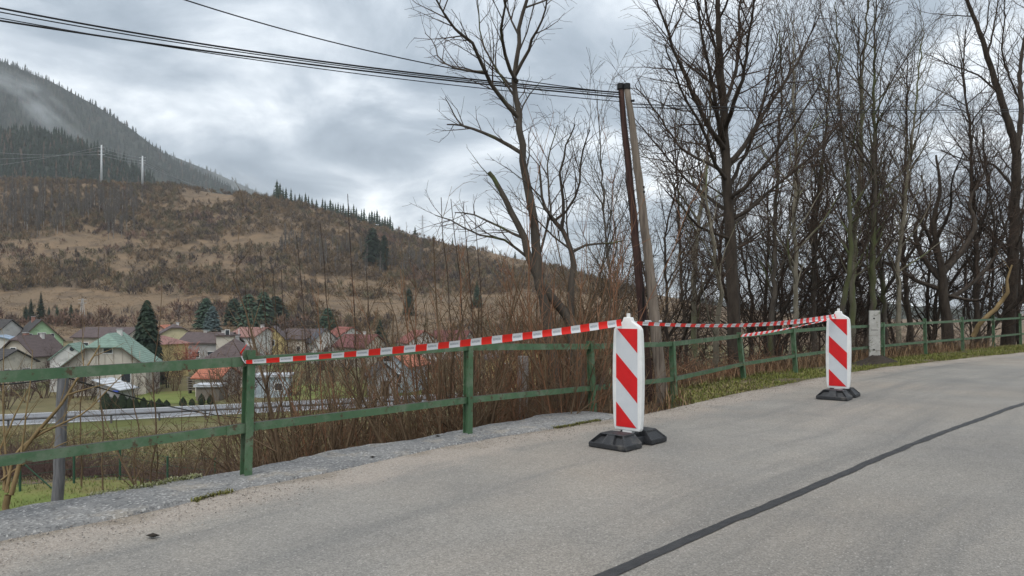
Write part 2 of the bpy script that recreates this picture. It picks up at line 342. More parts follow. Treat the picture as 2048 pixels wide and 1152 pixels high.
# ---- concrete ledge that carries the near posts
def speckled(name, c1, c2, c3, vs=70, sc=1.2):
    m = bpy.data.materials.new(name); m.use_nodes = True; nt = m.node_tree; N = nt.nodes; L = nt.links; bs = N['Principled BSDF']; g = N.new('ShaderNodeNewGeometry')
    def noise(s, d=5.0, r_=0.62):
        t = N.new('ShaderNodeTexNoise'); t.inputs['Scale'].default_value = s; t.inputs['Detail'].default_value = d; t.inputs['Roughness'].default_value = r_; L.new(g.outputs['Position'], t.inputs['Vector']); return t.outputs[0]
    def rg(f, a, b, c=0.0, d=1.0):
        t = N.new('ShaderNodeMapRange'); t.inputs[1].default_value = a; t.inputs[2].default_value = b; t.inputs[3].default_value = c; t.inputs[4].default_value = d; L.new(f, t.inputs[0]); return t.outputs[0]
    def mix(f, a, b, mode='MIX'):
        t = N.new('ShaderNodeMix'); t.data_type = 'RGBA'; t.blend_type = mode
        for i, v in ((0, f), (6, a), (7, b)):
            if isinstance(v, (int, float)): t.inputs[i].default_value = v
            elif isinstance(v, tuple): t.inputs[i].default_value = (*v, 1)
            else: L.new(v, t.inputs[i])
        return t.outputs[2]
    vor = N.new('ShaderNodeTexVoronoi'); vor.inputs['Scale'].default_value = vs; L.new(g.outputs['Position'], vor.inputs['Vector']); sc_ = N.new('ShaderNodeSeparateColor'); L.new(vor.outputs['Color'], sc_.inputs[0])
    c = mix(rg(noise(sc), .38, .62), c1, c2); c = mix(rg(noise(sc * 2.3), .54, .64, 0, .8), c, c3); c = mix(rg(noise(sc * 9), .56, .68, 0, .7), c, tuple(x * .45 for x in c1))
    c = mix(rg(sc_.outputs[0], .80, .84, 0, .5), c, (.055, .055, .055)); c = mix(rg(sc_.outputs[1], .86, .9, 0, .6), c, (.42, .41, .39)); L.new(c, bs.inputs['Base Color']); bs.inputs['Roughness'].default_value = .8; bs.inputs['Specular IOR Level'].default_value = .35
    b = N.new('ShaderNodeBump'); b.inputs['Strength'].default_value = .5; b.inputs['Distance'].default_value = .008; L.new(vor.outputs['Distance'], b.inputs['Height']); b2 = N.new('ShaderNodeBump'); b2.inputs['Strength'].default_value = .7; b2.inputs['Distance'].default_value = .03; L.new(noise(14, 6), b2.inputs['Height']); L.new(b.outputs[0], b2.inputs['Normal']); L.new(b2.outputs[0], bs.inputs['Normal'])
    return m
M['ledge'] = speckled('ledge', (0.150, 0.150, 0.150), (0.215, 0.210, 0.202), (0.26, 0.235, 0.20))
LS = spread((-30, -2, 1), (-2, 7.25, 0.06))
def lo(S): return np.interp(S, [-30, 0, 1.06, 1.8, 2.4, 2.6, 3.77, 4.4, 5.2, 6.2, 6.9, 7.25], [5.0, 5.50, 5.55, 5.56, 5.62, 5.63, 5.70, 5.76, 5.79, 5.84, 5.80, 5.66]) + vnoise(S * 2.3, S * 0, 41) * 0.10 + vnoise(S * 9, S * 0, 42) * 0.05
lcols = [lambda S: edge(S) - 0.0, lambda S: edge(S) + 0.03, lambda S: (edge(S) + lo(S)) / 2, lambda S: lo(S) - 0.03, lambda S: lo(S), lambda S: lo(S) + 0.02, lambda S: lo(S) + 0.03]
def lz(X, Y, S, Nn):
    top = 0.014 + fbm(X * 1.8, Y * 1.8, 44, 3) * 0.022
    Z = np.array(top); Z[:, 0] = -0.03; Z[:, 4] -= 0.02; Z[:, 5] = -0.22; Z[:, 6] = -0.9
    return Z
strip('kerb', LS, lcols, lz, M['ledge'], kind='structure')
# ---- valley road, lawn
M['valley_road'] = mat('valley_road', (0.165, 0.170, 0.180), (0.205, 0.21, 0.22), 0.3, rough=0.75, coord='Geo', spec=0.2)
def vroad(name, o1, o2, z, m, parent=None, **k):
    t = np.linspace(-80, 130, 60); cx, cyy = -43.8 + 0.912 * t, 63.5 + 0.37 * t + 0.0004 * t * t; V = []
    for o_ in (o1, o2): V.append(np.stack([cx - 0.41 * o_, cyy + 0.912 * o_, T(cx - 0.41 * o_, cyy + 0.912 * o_) * 0 + z], -1))
    V = np.concatenate(V); i = np.arange(59); q = np.stack([i, i + 1, i + 61, i + 60], -1)
    return obj(name, np_mesh(name, V, [q], m), parent, **k)
vr = vroad('valley_road', 0.0, 8.6, -8.75, M['valley_road'], kind='structure')
ml = mat('road_paint', (0.75, 0.75, 0.72), rough=0.7)
for o_ in (0.5, 8.0): vroad('edge_line', o_, o_ + 0.15, -8.744, ml, vr)
sh_ = vroad('shoulder', -6.0, -0.01, -8.76, M['valley'], kind='structure')
for v in list(sh_.data.vertices)[:60]: v.co.z = -11.0
sh2 = vroad('verge_strip', 8.61, 13.0, -8.76, M['valley'], kind='structure')
for v in list(sh2.data.vertices)[60:]: v.co.z = -10.4
M['lawn'] = mat('lawn', (0.100, 0.128, 0.030), (0.155, 0.175, 0.048), 0.5, rough=1, coord='Geo', c3=(0.15, 0.13, 0.05), c3scale=0.25, c3pos=0.58, bump=0.6, bscale=6)
def patch(name, pts, m, lift=0.06, n_=14):
    """a quad patch laid on the land, corners given as ground XY"""
    p = np.array(pts, float); a = np.linspace(0, 1, n_); Uu, Vv = np.meshgrid(a, a)
    XY = ((1 - Uu) * (1 - Vv))[..., None] * p[0] + (Uu * (1 - Vv))[..., None] * p[1] + (Uu * Vv)[..., None] * p[2] + ((1 - Uu) * Vv)[..., None] * p[3]
    XY = XY + np.stack([fbm(XY[..., 0] * 0.3, XY[..., 1] * 0.3, 61), fbm(XY[..., 0] * 0.3, XY[..., 1] * 0.3, 62)], -1) * 1.0
    Z = T(XY[..., 0], XY[..., 1]) + lift; i = np.arange(n_ * n_).reshape(n_, n_)
    q = np.stack([i[:-1, :-1], i[:-1, 1:], i[1:, 1:], i[1:, :-1]], -1).reshape(-1, 4)
    return obj(name, np_mesh(name, np.concatenate([XY, Z[..., None]], -1).reshape(-1, 3), [q], m, smooth=True), kind='structure')
patch('lawn', [(-17, 12), (-6.5, 15), (-7.5, 23.4), (-18.5, 23.0)], M['lawn'])
patch('garden_lawn', [(-44, 80), (-35, 83), (-37, 96), (-47, 94)], M['lawn'])
patch('garden_lawn', [(-27, 85), (-11, 90), (-13, 108), (-31, 103)], M['lawn'])
# ---- mountains
def ridge(name, crest, Yr, Yf, zf_, m, nx=160, seed=0, amp=18, back=1.35, **k):
    px = np.array([c[0] for c in crest]); py = np.array([c[1] for c in crest])
    X = (px - 1024) / F * Yr; Z = EYE + (HOR - py) / F * Yr
    xs_ = np.linspace(X[0], X[-1], nx); t = np.concatenate([np.linspace(0, 1, 40), np.linspace(1.04, back, 10)])
    XX, TT = np.meshgrid(xs_, t); zr = np.interp(XX, X, Z); YY = Yf + (Yr - Yf) * TT
    pr = np.where(TT <= 1, TT ** 0.92, 1 - (TT - 1) * 0.9); z0 = np.minimum(zf_, T(XX, YY * 0 + Yf) - 6); ZZ = z0 + (zr - z0) * pr
    ZZ = ZZ + fbm(XX * 0.006, YY * 0.006, seed) * amp * np.clip(TT, 0, 1) * np.where(TT < 1, 1 - TT, 0) * 3.0
    n_ = len(t); i = np.arange(n_ * nx).reshape(n_, nx); q = np.stack([i[:-1, :-1], i[:-1, 1:], i[1:, 1:], i[1:, :-1]], -1).reshape(-1, 4)
    o = obj(name, np_mesh(name, np.stack([XX, YY, ZZ], -1).reshape(-1, 3), [q], m, smooth=True), kind='structure', **k)
    return XX, YY, ZZ
g1 = ridge('forest_spur', [(-900, 190), (-300, 250), (-100, 262), (0, 268), (60, 268), (130, 276), (200, 303), (260, 335), (300, 356), (330, 392), (370, 420), (420, 450)], 900, 640, 85, M['wood_floor'], seed=3, amp=10)
g2 = ridge('mountain', [(-1600, -60), (-700, 10), (-300, 70), (-100, 92), (0, 122), (50, 142), (100, 162), (200, 216), (260, 256), (330, 310), (400, 346), (480, 386), (540, 408), (620, 440), (720, 476), (820, 505), (1000, 560), (1200, 603), (1500, 622)], 1900, 720, 60, M['wood_floor'], nx=220, seed=9, amp=60)
g3 = ridge('far_mountain', [(-300, 150), (100, 260), (330, 306), (430, 346), (500, 377), (560, 402), (640, 432), (760, 470), (1000, 550), (1150, 600), (1300, 618)], 2900, 2000, 100, M['wood_floor'], seed=14, amp=40)
g4 = ridge('far_hills', [(900, 606), (1100, 600), (1250, 598), (1380, 594), (1500, 604), (1700, 611), (1950, 613), (2200, 608), (2450, 604)], 4000, 3000, -9, M['wood_floor'], seed=19, amp=30)
# ================================================================== railing
def paint_material():
    m = bpy.data.materials.new('green_paint'); m.use_nodes = True; nt = m.node_tree; N = nt.nodes; L = nt.links; bs = N['Principled BSDF']
    g = N.new('ShaderNodeNewGeometry')
    def noise(s, d=6.0, r_=0.65):
        t = N.new('ShaderNodeTexNoise'); t.inputs['Scale'].default_value = s; t.inputs['Detail'].default_value = d; t.inputs['Roughness'].default_value = r_; L.new(g.outputs['Position'], t.inputs['Vector']); return t.outputs[0]
    def rg(f, a, b, c=0.0, d=1.0):
        t = N.new('ShaderNodeMapRange'); t.inputs[1].default_value = a; t.inputs[2].default_value = b; t.inputs[3].default_value = c; t.inputs[4].default_value = d; L.new(f, t.inputs[0]); return t.outputs[0]
    def mix(f, a, b):
        t = N.new('ShaderNodeMix'); t.data_type = 'RGBA'
        for i, v in ((0, f), (6, a), (7, b)):
            if isinstance(v, (int, float)): t.inputs[i].default_value = v
            elif isinstance(v, tuple): t.inputs[i].default_value = (*v, 1)
            else: L.new(v, t.inputs[i])
        return t.outputs[2]
    c = mix(rg(noise(2.2), 0.35, 0.65), (0.054, 0.116, 0.058), (0.086, 0.155, 0.080))
    c = mix(rg(noise(7.0), 0.48, 0.64, 0, 0.7), c, (0.150, 0.190, 0.130))
    c = mix(rg(noise(11.0, 8, 0.7), 0.575, 0.63, 0, 0.9), c, (0.075, 0.042, 0.024)); c = mix(rg(noise(38.0, 5, 0.7), 0.63, 0.68, 0, 0.8), c, (0.05, 0.03, 0.02))
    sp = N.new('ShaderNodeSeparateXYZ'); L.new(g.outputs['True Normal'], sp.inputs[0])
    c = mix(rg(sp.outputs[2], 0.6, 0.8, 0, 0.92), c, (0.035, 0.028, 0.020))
    L.new(c, bs.inputs['Base Color']); bs.inputs['Roughness'].default_value = 0.6; bs.inputs['Specular IOR Level'].default_value = 0.35
    b = N.new('ShaderNodeBump'); b.inputs['Strength'].default_value = 0.35; b.inputs['Distance'].default_value = 0.004; L.new(noise(30), b.inputs['Height']); L.new(b.outputs[0], bs.inputs['Normal'])
    return m
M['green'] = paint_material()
# px of base, base y, top x shift (px), top y, top-rail y, low-rail y
POSTS = [(490, 952, 9, 700, 722, 855), (935, 869, 2, 688, 694, 800), (1187, 822, -7, 682, 693, 776), (1350, 788, -6, 683, 688, 758), (1490, 757, -12, 665, 672, 728),
         (1593, 745, -8, 655, 662, 712), (1662, 733, 0, 648, 656, 702), (1766, 718, 0, 645, 651, 692), (1852, 709, -3, 637, 646, 684), (1926, 701, -2, 634, 642, 678), (1988, 694, -2, 631, 639, 673), (2042, 690, -2, 627, 636, 668)]
def gy(py): return EYE * F / (py - HOR)
rail_root = empty('railing', (-2.08, 5.66, 0), label='green painted steel railing with two rails running along the road edge', cat='railing')
PP = []
for (bx_, by, dx, ty, tr, lr) in POSTS:
    Y = gy(by); P = at(bx_, by, Y); PP.append((P, at(bx_ + dx, ty, Y), at(bx_ + dx * 0.9, tr, Y).z, at(bx_ + dx * 0.4, lr, Y).z))
d0 = (PP[0][0] - PP[1][0]).normalized()
pre = []
for k in (1, 2): 
    P = PP[0][0] + d0 * 2.45 * k; pre.append((P, P + Vector((0, 0, 0.975)), 0.885 - 0.01 * k, 0.365))
d1 = Vector((U[0], U[1], 0)) * 0.9 + Vector((-NV[0], -NV[1], 0)) * 0.42; d1.normalize(); post_l = []
for k in (1, 2):
    P = PP[-1][0] + d1 * 2.6 * k; post_l.append((P, P + Vector((0, 0, 1.17)), 1.03, 0.42))
ALLP = pre[::-1] + PP + post_l
nv = Vector((NV[0], NV[1], 0)); uv3 = Vector((U[0], U[1], 0))
def ibeam(mb, a, b, w=0.060, d=0.078, t=0.006):
    for o_ in (-d / 2, d / 2):            # two flanges facing road and valley, one web
        mb.bar(a + nv * o_, b + nv * o_, [(-w / 2, -t / 2), (w / 2, -t / 2), (w / 2, t / 2), (-w / 2, t / 2)], up=nv)
    mb.bar(a, b, [(-t / 2, -d / 2 + t / 2), (t / 2, -d / 2 + t / 2), (t / 2, d / 2 - t / 2), (-t / 2, d / 2 - t / 2)], up=nv)
for i, (a, b, zt, zl) in enumerate(ALLP):
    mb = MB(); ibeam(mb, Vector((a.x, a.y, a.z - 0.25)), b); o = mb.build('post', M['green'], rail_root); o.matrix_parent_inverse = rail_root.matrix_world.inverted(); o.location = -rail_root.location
    o.location = (2.08, -5.66, 0)
def cprof(h, d=0.045, t=0.006):           # channel, web to the road, flanges to the valley
    return [(0, -h / 2), (0, h / 2), (d, h / 2), (d, h / 2 - t), (t, h / 2 - t), (t, -h / 2 + t), (d, -h / 2 + t), (d, -h / 2)]
def lean(p, z): a, b = p[0], p[1]; t = (z - a.z) / (b.z - a.z); q = a.lerp(b, t); return q
for i in range(len(ALLP) - 1):
    for zi, h in ((2, 0.070), (3, 0.064)):
        a = lean(ALLP[i], ALLP[i][zi]) ; b = lean(ALLP[i + 1], ALLP[i + 1][zi]); dr = (b - a).normalized()
        a = a + dr * 0.012; b = b - dr * 0.012
        ab = a.lerp(b, 0.5) + Vector((0, 0, rng.uniform(-0.012, 0.006)))
        mb = MB(); pr = [(-x - (-0.012), y) for x, y in cprof(h)]
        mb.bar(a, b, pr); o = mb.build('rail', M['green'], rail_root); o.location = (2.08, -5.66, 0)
for i, (fx, zi) in ((1, (0.985, 2)), (1, (0.975, 3)), (2, (0.03, 2)), (11, (0.55, 2)), (4, (0.02, 3))):     # splice plates welded over the joints
    i0 = i; a = lean(ALLP[i0], ALLP[i0][zi]); b = lean(ALLP[i0 + 1], ALLP[i0 + 1][zi]); c = a.lerp(b, fx); dr = (b - a).normalized()
    mb = MB(); ln = 0.11
    mb.bar(c - dr * ln - nv * 0.022, c + dr * ln - nv * 0.022, [(-0.004, -0.037), (0.004, -0.037), (0.004, 0.037), (-0.004, 0.037)])
    o = mb.build('splice_plate', M['green'], rail_root); o.location = (2.08, -5.66, 0)
# ================================================================== traffic beacons
M['white_plastic'] = mat('white_plastic', (0.74, 0.74, 0.73), (0.64, 0.64, 0.62), 9, rough=0.45, spec=0.45, c3=(0.50, 0.48, 0.44), c3scale=5, c3pos=0.66)
M['reflective'] = mat('reflective', (0.56, 0.58, 0.60), (0.50, 0.52, 0.545), 6, rough=0.35, spec=0.5)
M['red_foil'] = mat('red_foil', (0.62, 0.006, 0.008), (0.50, 0.005, 0.008), 6, rough=0.38, spec=0.5)
M['rubber'] = mat('rubber', (0.012, 0.013, 0.015), (0.030, 0.031, 0.034), 12, rough=0.55, spec=0.45, bump=0.25, bscale=80, c3=(0.075, 0.07, 0.065), c3scale=7, c3pos=0.62)
def beacon(px, py, yaw, label, scale=1.0):
    Y = gy(py); P = at(px, py, Y); P.z = 0.008
    e = empty('traffic_beacon', P, yaw, label=label, cat='traffic beacon', group='red and white beacons closing the road edge')
    e.scale = (scale,) * 3
    # local frame: x across the board, -y is the face, y along the base
    H0 = 0.135; h = 1.06; out = []
    prof = [(0.0, 0.150), (0.025, 0.163), (0.10, 0.172), (0.30, 0.180), (0.5, 0.183), (0.7, 0.180), (0.90, 0.170), (0.955, 0.163), (0.985, 0.140), (1.03, 0.055), (1.07, 0.040)]
    prof = [(t, w * .945 if t < 1 else w) for t, w in prof]
    out = [(-w, H0 + t * h) for t, w in prof] + [(w, H0 + t * h) for t, w in prof[::-1]]
    MB().prism([(x, -0.030, z) for x, z in out], (0, 0.06, 0)).build('panel', M['white_plastic'], e, bevel=0.009, smooth=True)
    s0 = H0 + 0.035; sh = 0.985; sw = 0.25
    face = MB().box((0, -0.0316, s0 + sh / 2), (sw, 0.004, sh)).build('face_sheet', M['reflective'], e)
    def q(u, v): return ((u - 0.5) * sw, s0 + v * sh)
    for poly in ([(0.04, 1), (1, 1), (1, .755)], [(0, .75), (1, .5), (1, .25), (0, .5)], [(0, .25), (0.96, 0.0), (0, 0)]):
        pts = [q(*p) for p in poly]
        MB().prism([(x, -0.0352, z) for x, z in pts], (0, 0.0015, 0)).build('stripe', M['red_foil'], face)
    MB().cyl((0, 0, H0 + 1.06 * h), (0, 0, H0 + 1.06 * h + 0.050), 0.020, 0.018, 12).build('handle', M['white_plastic'], e, bevel=0.003, smooth=False)
    mb = MB(); mb.box((0, 0, 0.105), (0.11, 0.055, 0.07)); mb.build('stem', M['white_plastic'], e, bevel=0.006)
    for sgn in (-1, 1):
        # rubber block: a sloped frustum with recessed pockets
        bm = bmesh.new(); hw, hl, z1 = 0.215, 0.15, 0.135; yc = sgn * 0.235
        b_ = [bm.verts.new((x, yc + y, 0)) for x, y in ((-hw, -hl), (hw, -hl), (hw, hl), (-hw, hl))]
        m_ = [bm.verts.new((x, yc + y, 0.045)) for x, y in ((-hw, -hl), (hw, -hl), (hw, hl), (-hw, hl))]
        fo, ba = (0.085, 0.02) if sgn < 0 else (0.02, 0.085)
        t_ = [bm.verts.new((x, yc + y, z1)) for x, y in ((-hw * .62, -hl + fo), (hw * .62, -hl + fo), (hw * .62, hl - ba), (-hw * .62, hl - ba))]
        for lo_, hi in ((b_, m_), (m_, t_)):
            for i in range(4): bm.faces.new((lo_[i], lo_[(i + 1) % 4], hi[(i + 1) % 4], hi[i]))
        bm.faces.new(t_); bm.faces.new(b_[::-1]); bmesh.ops.recalc_face_normals(bm, faces=bm.faces)
        bmesh.ops.bevel(bm, geom=list(bm.edges), offset=0.008, segments=2, profile=0.6, affect='EDGES')
        bm.faces.ensure_lookup_table()
        big = [f for f in bm.faces if f.calc_area() > 0.011 and f.normal.z > 0.1]
        for f in big:
            if abs(f.normal.y) > 0.3 and f.normal.y * sgn > 0:   # outer slope: pockets
                es_ = [e_ for e_ in f.edges if abs((e_.verts[0].co - e_.verts[1].co).normalized().x) > 0.8]
                r_ = bmesh.ops.subdivide_edges(bm, edges=es_, cuts=2, use_grid_fill=True)
        bm.normal_update()
        pk = [f for f in bm.faces if f.calc_area() > 0.004 and f.normal.z > 0.1 and abs(f.normal.y) > 0.3 and f.normal.y * sgn > 0]
        for f in pk:
            ins = bmesh.ops.inset_individual(bm, faces=[f], thickness=0.013, depth=0.0)
            mid_ = abs(f.calc_center_median().x) < 0.04
            bmesh.ops.translate(bm, verts=f.verts, vec=-f.normal * (0.006 if mid_ else 0.030))
        sd = [f for f in bm.faces if f.calc_area() > 0.009 and f.normal.z > 0.1 and abs(f.normal.x) > 0.5]
        for f in sd:
            bmesh.ops.inset_individual(bm, faces=[f], thickness=0.018, depth=0.0); bmesh.ops.translate(bm, verts=f.verts, vec=-f.normal * 0.012)
        me = bpy.data.meshes.new('base_block'); bm.to_mesh(me); bm.free(); me.materials.append(M['rubber']); obj('base_block', me, e)
    mb = MB(); mb.box((0, 0, 0.04), (0.27, 0.20, 0.075)); mb.build('base_bridge', M['rubber'], e, bevel=0.008)
    mb = MB(); mb.box((0, 0, 0.095), (0.17, 0.13, 0.035)); mb.build('socket', M['rubber'], e, bevel=0.006)
    return e
yaw0 = math.atan2(U[1], U[0]) - math.pi / 2
bA = beacon(1257, 889, yaw0 + R(2), 'larger near red and white striped beacon on black rubber base', 0.955)
bB = beacon(1677, 796, yaw0 + R(6), 'farther red and white striped beacon close to the grass verge', 1.0)
# ================================================================== barrier tape
def tape_material():
    m = bpy.data.materials.new('barrier_film'); m.use_nodes = True; nt = m.node_tree; N = nt.nodes; L = nt.links; bs = N['Principled BSDF']
    uv = N.new('ShaderNodeUVMap'); uv.uv_map = 'UVMap'; sp = N.new('ShaderNodeSeparateXYZ'); L.new(uv.outputs[0], sp.inputs[0])
    def mth(op, a, b=0.0, c=None):
        t = N.new('ShaderNodeMath'); t.operation = op
        for i, v in enumerate((a, b)):
            if isinstance(v, (int, float)): t.inputs[i].default_value = v
            else: L.new(v, t.inputs[i])
        return t.outputs[0]
    def band(x, a, b): return mth('MULTIPLY', mth('GREATER_THAN', x, a), mth('LESS_THAN', x, b))
    fr = mth('FRACT', mth('DIVIDE', sp.outputs[0], 0.20)); red = mth('LESS_THAN', fr, 0.5)
    # small grey print on the white fields: a row of seven narrow characters
    k = mth('FRACT', mth('MULTIPLY', mth('SUBTRACT', fr, 0.55), 20.0)); row = mth('MULTIPLY', band(fr, 0.55, 0.93), band(sp.outputs[1], 0.36, 0.66))
    cell = mth('FLOOR', mth('MULTIPLY', fr, 20.0)); bars = mth('MAXIMUM', band(k, 0.12, 0.34), mth('MULTIPLY', band(k, 0.3, 0.8), mth('GREATER_THAN', mth('ABSOLUTE', mth('SINE', mth('ADD', mth('MULTIPLY', cell, 7.3), mth('MULTIPLY', sp.outputs[1], 21.0)))), 0.6)))
    txt = mth('MULTIPLY', row, bars)
    def mix(f, a, b):
        t = N.new('ShaderNodeMix'); t.data_type = 'RGBA'; L.new(f, t.inputs[0])
        for i, v in ((6, a), (7, b)):
            if isinstance(v, tuple): t.inputs[i].default_value = (*v, 1)
            else: L.new(v, t.inputs[i])
        return t.outputs[2]
    c = mix(txt, (0.72, 0.73, 0.75), (0.20, 0.23, 0.28)); c = mix(red, c, (0.80, 0.022, 0.014)); L.new(c, bs.inputs['Base Color']); bs.inputs['Roughness'].default_value = 0.4
    tr = N.new('ShaderNodeBsdfTranslucent'); L.new(c, tr.inputs[0]); ms = N.new('ShaderNodeMixShader'); ms.inputs[0].default_value = 0.18
    L.new(bs.outputs[0], ms.inputs[1]); L.new(tr.outputs[0], ms.inputs[2]); L.new(ms.outputs[0], N['Material Output'].inputs[0])
    return m
M['film'] = tape_material()
def ribbon(name, pts, width, ang, u0=0.0, parent=None, **k):
    """pts path; width, ang (tilt of the film from vertical) may vary along it"""
    V = []; UVs = []; n_ = len(pts); L_ = 0.0; W = 5
    for i, p in enumerate(pts):
        p = Vector(p); t = (Vector(pts[min(i + 1, n_ - 1)]) - Vector(pts[max(i - 1, 0)])).normalized(); side = t.cross(Vector((0, 0, 1))).normalized(); up = side.cross(t)
        if i: L_ += (p - Vector(pts[i - 1])).length
        f = i / (n_ - 1); w = width(f) if callable(width) else width; a = ang(f) if callable(ang) else ang
        d = up * math.cos(a) + side * math.sin(a); nn = d.cross(t)
        for j in range(W):
            v = j / (W - 1) - 0.5; V.append(p + d * (v * w) + nn * (0.10 * w * math.cos(v * math.pi * 1.0))); UVs.append((L_ + u0, j / (W - 1)))
    i = np.arange(n_ * W).reshape(n_, W); q = np.stack([i[:-1, :-1], i[:-1, 1:], i[1:, 1:], i[1:, :-1]], -1).reshape(-1, 4)
    return obj(name, np_mesh(name, np.array([tuple(v) for v in V]), [q], M['film'], smooth=True, uv=np.array(UVs)), parent, **k)
def span(a, b, sag, n_=70):
    a = Vector(a); b = Vector(b); out = []
    for i in range(n_ + 1):
        f = i / n_; p = a.lerp(b, f); p.z -= sag * 4 * f * (1 - f); out.append(p)
    return out
post0 = PP[0]; A0 = at(494, 724, 5.55); B0 = at(1243, 645, gy(889)); C0 = at(1672, 632, gy(796)); D0 = at(1483, 671, PP[4][0].y - 0.06)
def ease(f, a, b): t = min(max(f / 0.35, 0), 1); return a + (b - a) * t
rt = ribbon('barrier_tape', span(A0, B0, 0.035, 140), lambda f: ease(f, 0.030, 0.066) + 0.004 * math.sin(f * 23), lambda f: 0.25 + 0.25 * math.sin(f * 5), 0.06, label='red and white tape stretched from the near railing post to the near beacon', cat='barrier tape')
tail = [post0[1] + Vector((-0.02, -0.06, -0.10)), at(484, 714, 5.56), at(480, 705, 5.55), at(486, 696, 5.55), at(491, 690, 5.56), at(497, 684, 5.58)]
ribbon('loose_end', [at(491, 727, 5.56), at(486, 720, 5.55), at(482, 712, 5.54), at(482, 706, 5.54), at(487, 699, 5.55), at(492, 692, 5.56), at(495, 686, 5.57)], lambda f: 0.02 + 0.055 * math.sin(math.pi * min(f * 1.1, 1)), lambda f: 1.2, 0.13, rt)
mb = MB(); c = Vector(lean(post0, A0.z)); dd = 0.052
loop = [c - nv * dd + uv3 * 0.045, c - nv * dd - uv3 * 0.045, c + nv * dd - uv3 * 0.045, c + nv * dd + uv3 * 0.045, c - nv * (dd - 0.001) + uv3 * 0.047]
ribbon('knot', [tuple(p) for p in loop], 0.026, 0.0, 0.0, rt)
ribbon('barrier_tape', span(B0 + Vector((0.05, 0, 0.0)), C0, 0.075, 120), lambda f: 0.034 + 0.03 * min(1, abs(f - 0.12) * 1.6), lambda f: 0.1 + 0.5 * math.sin(f * 4), 0.03, label='thin red and white tape hanging between the two striped beacons', cat='barrier tape')
ribbon('barrier_tape', span(C0 + Vector((0, 0.03, -0.03)), D0, 0.03, 60), lambda f: 0.06 + 0.01 * math.sin(f * 9), lambda f: 0.9 + 0.4 * math.sin(f * 6), 0.0, label='pale backlit tape running from the farther beacon back to the railing', cat='barrier tape')
# ================================================================== poles and wires
M['pole_wood'] = mat('pole_wood', (0.135, 0.108, 0.085), (0.235, 0.195, 0.158), 6, rough=0.95, coord='Geo', stretch=(4, 4, 0.35), bump=0.7, c3=(0.10, 0.08, 0.065), c3scale=5, c3pos=0.56)
M['pole_tarred'] = mat('pole_tarred', (0.030, 0.016, 0.014), (0.095, 0.052, 0.042), 6, rough=0.9, coord='Geo', stretch=(4, 4, 0.3), bump=0.7, c3=(0.012, 0.011, 0.011), c3scale=2.5, c3pos=0.55)
M['pole_grey'] = mat('pole_grey', (0.10, 0.10, 0.105), (0.20, 0.20, 0.205), 6, rough=0.95, coord='Geo', stretch=(4, 4, 0.25), bump=0.7)
M['black'] = mat('black_cap', (0.012, 0.012, 0.013), rough=0.7); M['cable'] = mat('cable', (0.010, 0.010, 0.011), rough=0.6)
M['steel'] = mat('galvanised', (0.42, 0.44, 0.46), (0.33, 0.35, 0.37), 3, rough=0.5, metallic=0.3)
def wobble_pole(name, a, b, ra, rb, m, parent=None, seed=0, **k):
    r_ = random.Random(seed); a = Vector(a); b = Vector(b); pts = []; rad = []
    for i in range(25):
        f = i / 24; p = a.lerp(b, f) + Vector((r_.gauss(0, .004), r_.gauss(0, .004), 0)) + Vector((0.03, 0.0, 0)) * math.sin(f * math.pi); pts.append(tuple(p)); rad.append((ra + (rb - ra) * f) * (1 + r_.gauss(0, .012)))
    pts.append(tuple(b + Vector((0, 0, 0.002)))); rad.append(0.001)
    return obj(name, tube_mesh(name, [([(pts, rad)], 18)], m), parent, **k)
pe = empty('utility_pole', (2.3, 11.7, 0), label='leaning pair of old timber poles bolted together at the top', cat='utility pole')
pd_t = at(1241, 174, 11.80); pd_b = at(1299, 835, 12.05); pd_b = pd_b + (pd_b - pd_t).normalized() * 1.2; pl_t = at(1254, 174, 11.74); pl_b = at(1327, 812, 11.75)
inv = Vector((-2.3, -11.7, 0))
wobble_pole('tarred_pole', pd_b + inv, pd_t + inv, 0.098, 0.046, M['pole_tarred'], pe, 1, label='dark tarred timber pole')
wobble_pole('bare_pole', pl_b + inv, pl_t + inv, 0.098, 0.050, M['pole_wood'], pe, 2, label='pale weathered timber pole')
for t in (pd_t, pl_t):
    MB().cyl(t + inv + Vector((0, 0, -0.04)), t + inv + Vector((0, 0, 0.055)), 0.060, 0.054, 14).build('cap', M['black'], pe, bevel=0.01)
for f, s_ in ((0.045, 1), (0.315, 1), (0.33, 1), (0.70, 1)):
    q = pl_t.lerp(pl_b, f) + inv; MB().cyl(q + Vector((0.03, -0.03, 0)), q + Vector((0.09, -0.04, 0.0)), 0.018, 0.022, 8).build('insulator', M['black'], pe)
q = pl_t.lerp(pl_b, 0.735) + inv; MB().cyl(q + Vector((-0.15, -.02, 0)), q + Vector((0.12, -.06, 0)), 0.022, 0.022, 8).build('bolt', M['steel'], pe)
def wire(name, pts, r, m, parent=None, sides=5, **k): return obj(name, tube_mesh(name, [([([tuple(p) for p in pts], [r] * len(pts))], sides)], m), parent, **k)
def catenary(a, b, sag, n_=48): return [Vector(a).lerp(Vector(b), i / n_) - Vector((0, 0, sag * 4 * (i / n_) * (1 - i / n_))) for i in range(n_ + 1)]
def far_end(pa, Ya, mid, Ym):            # continue the straight line from pole through a second photo point, beyond the frame
    return pa + (mid - pa) * 1.25
k_ = 0
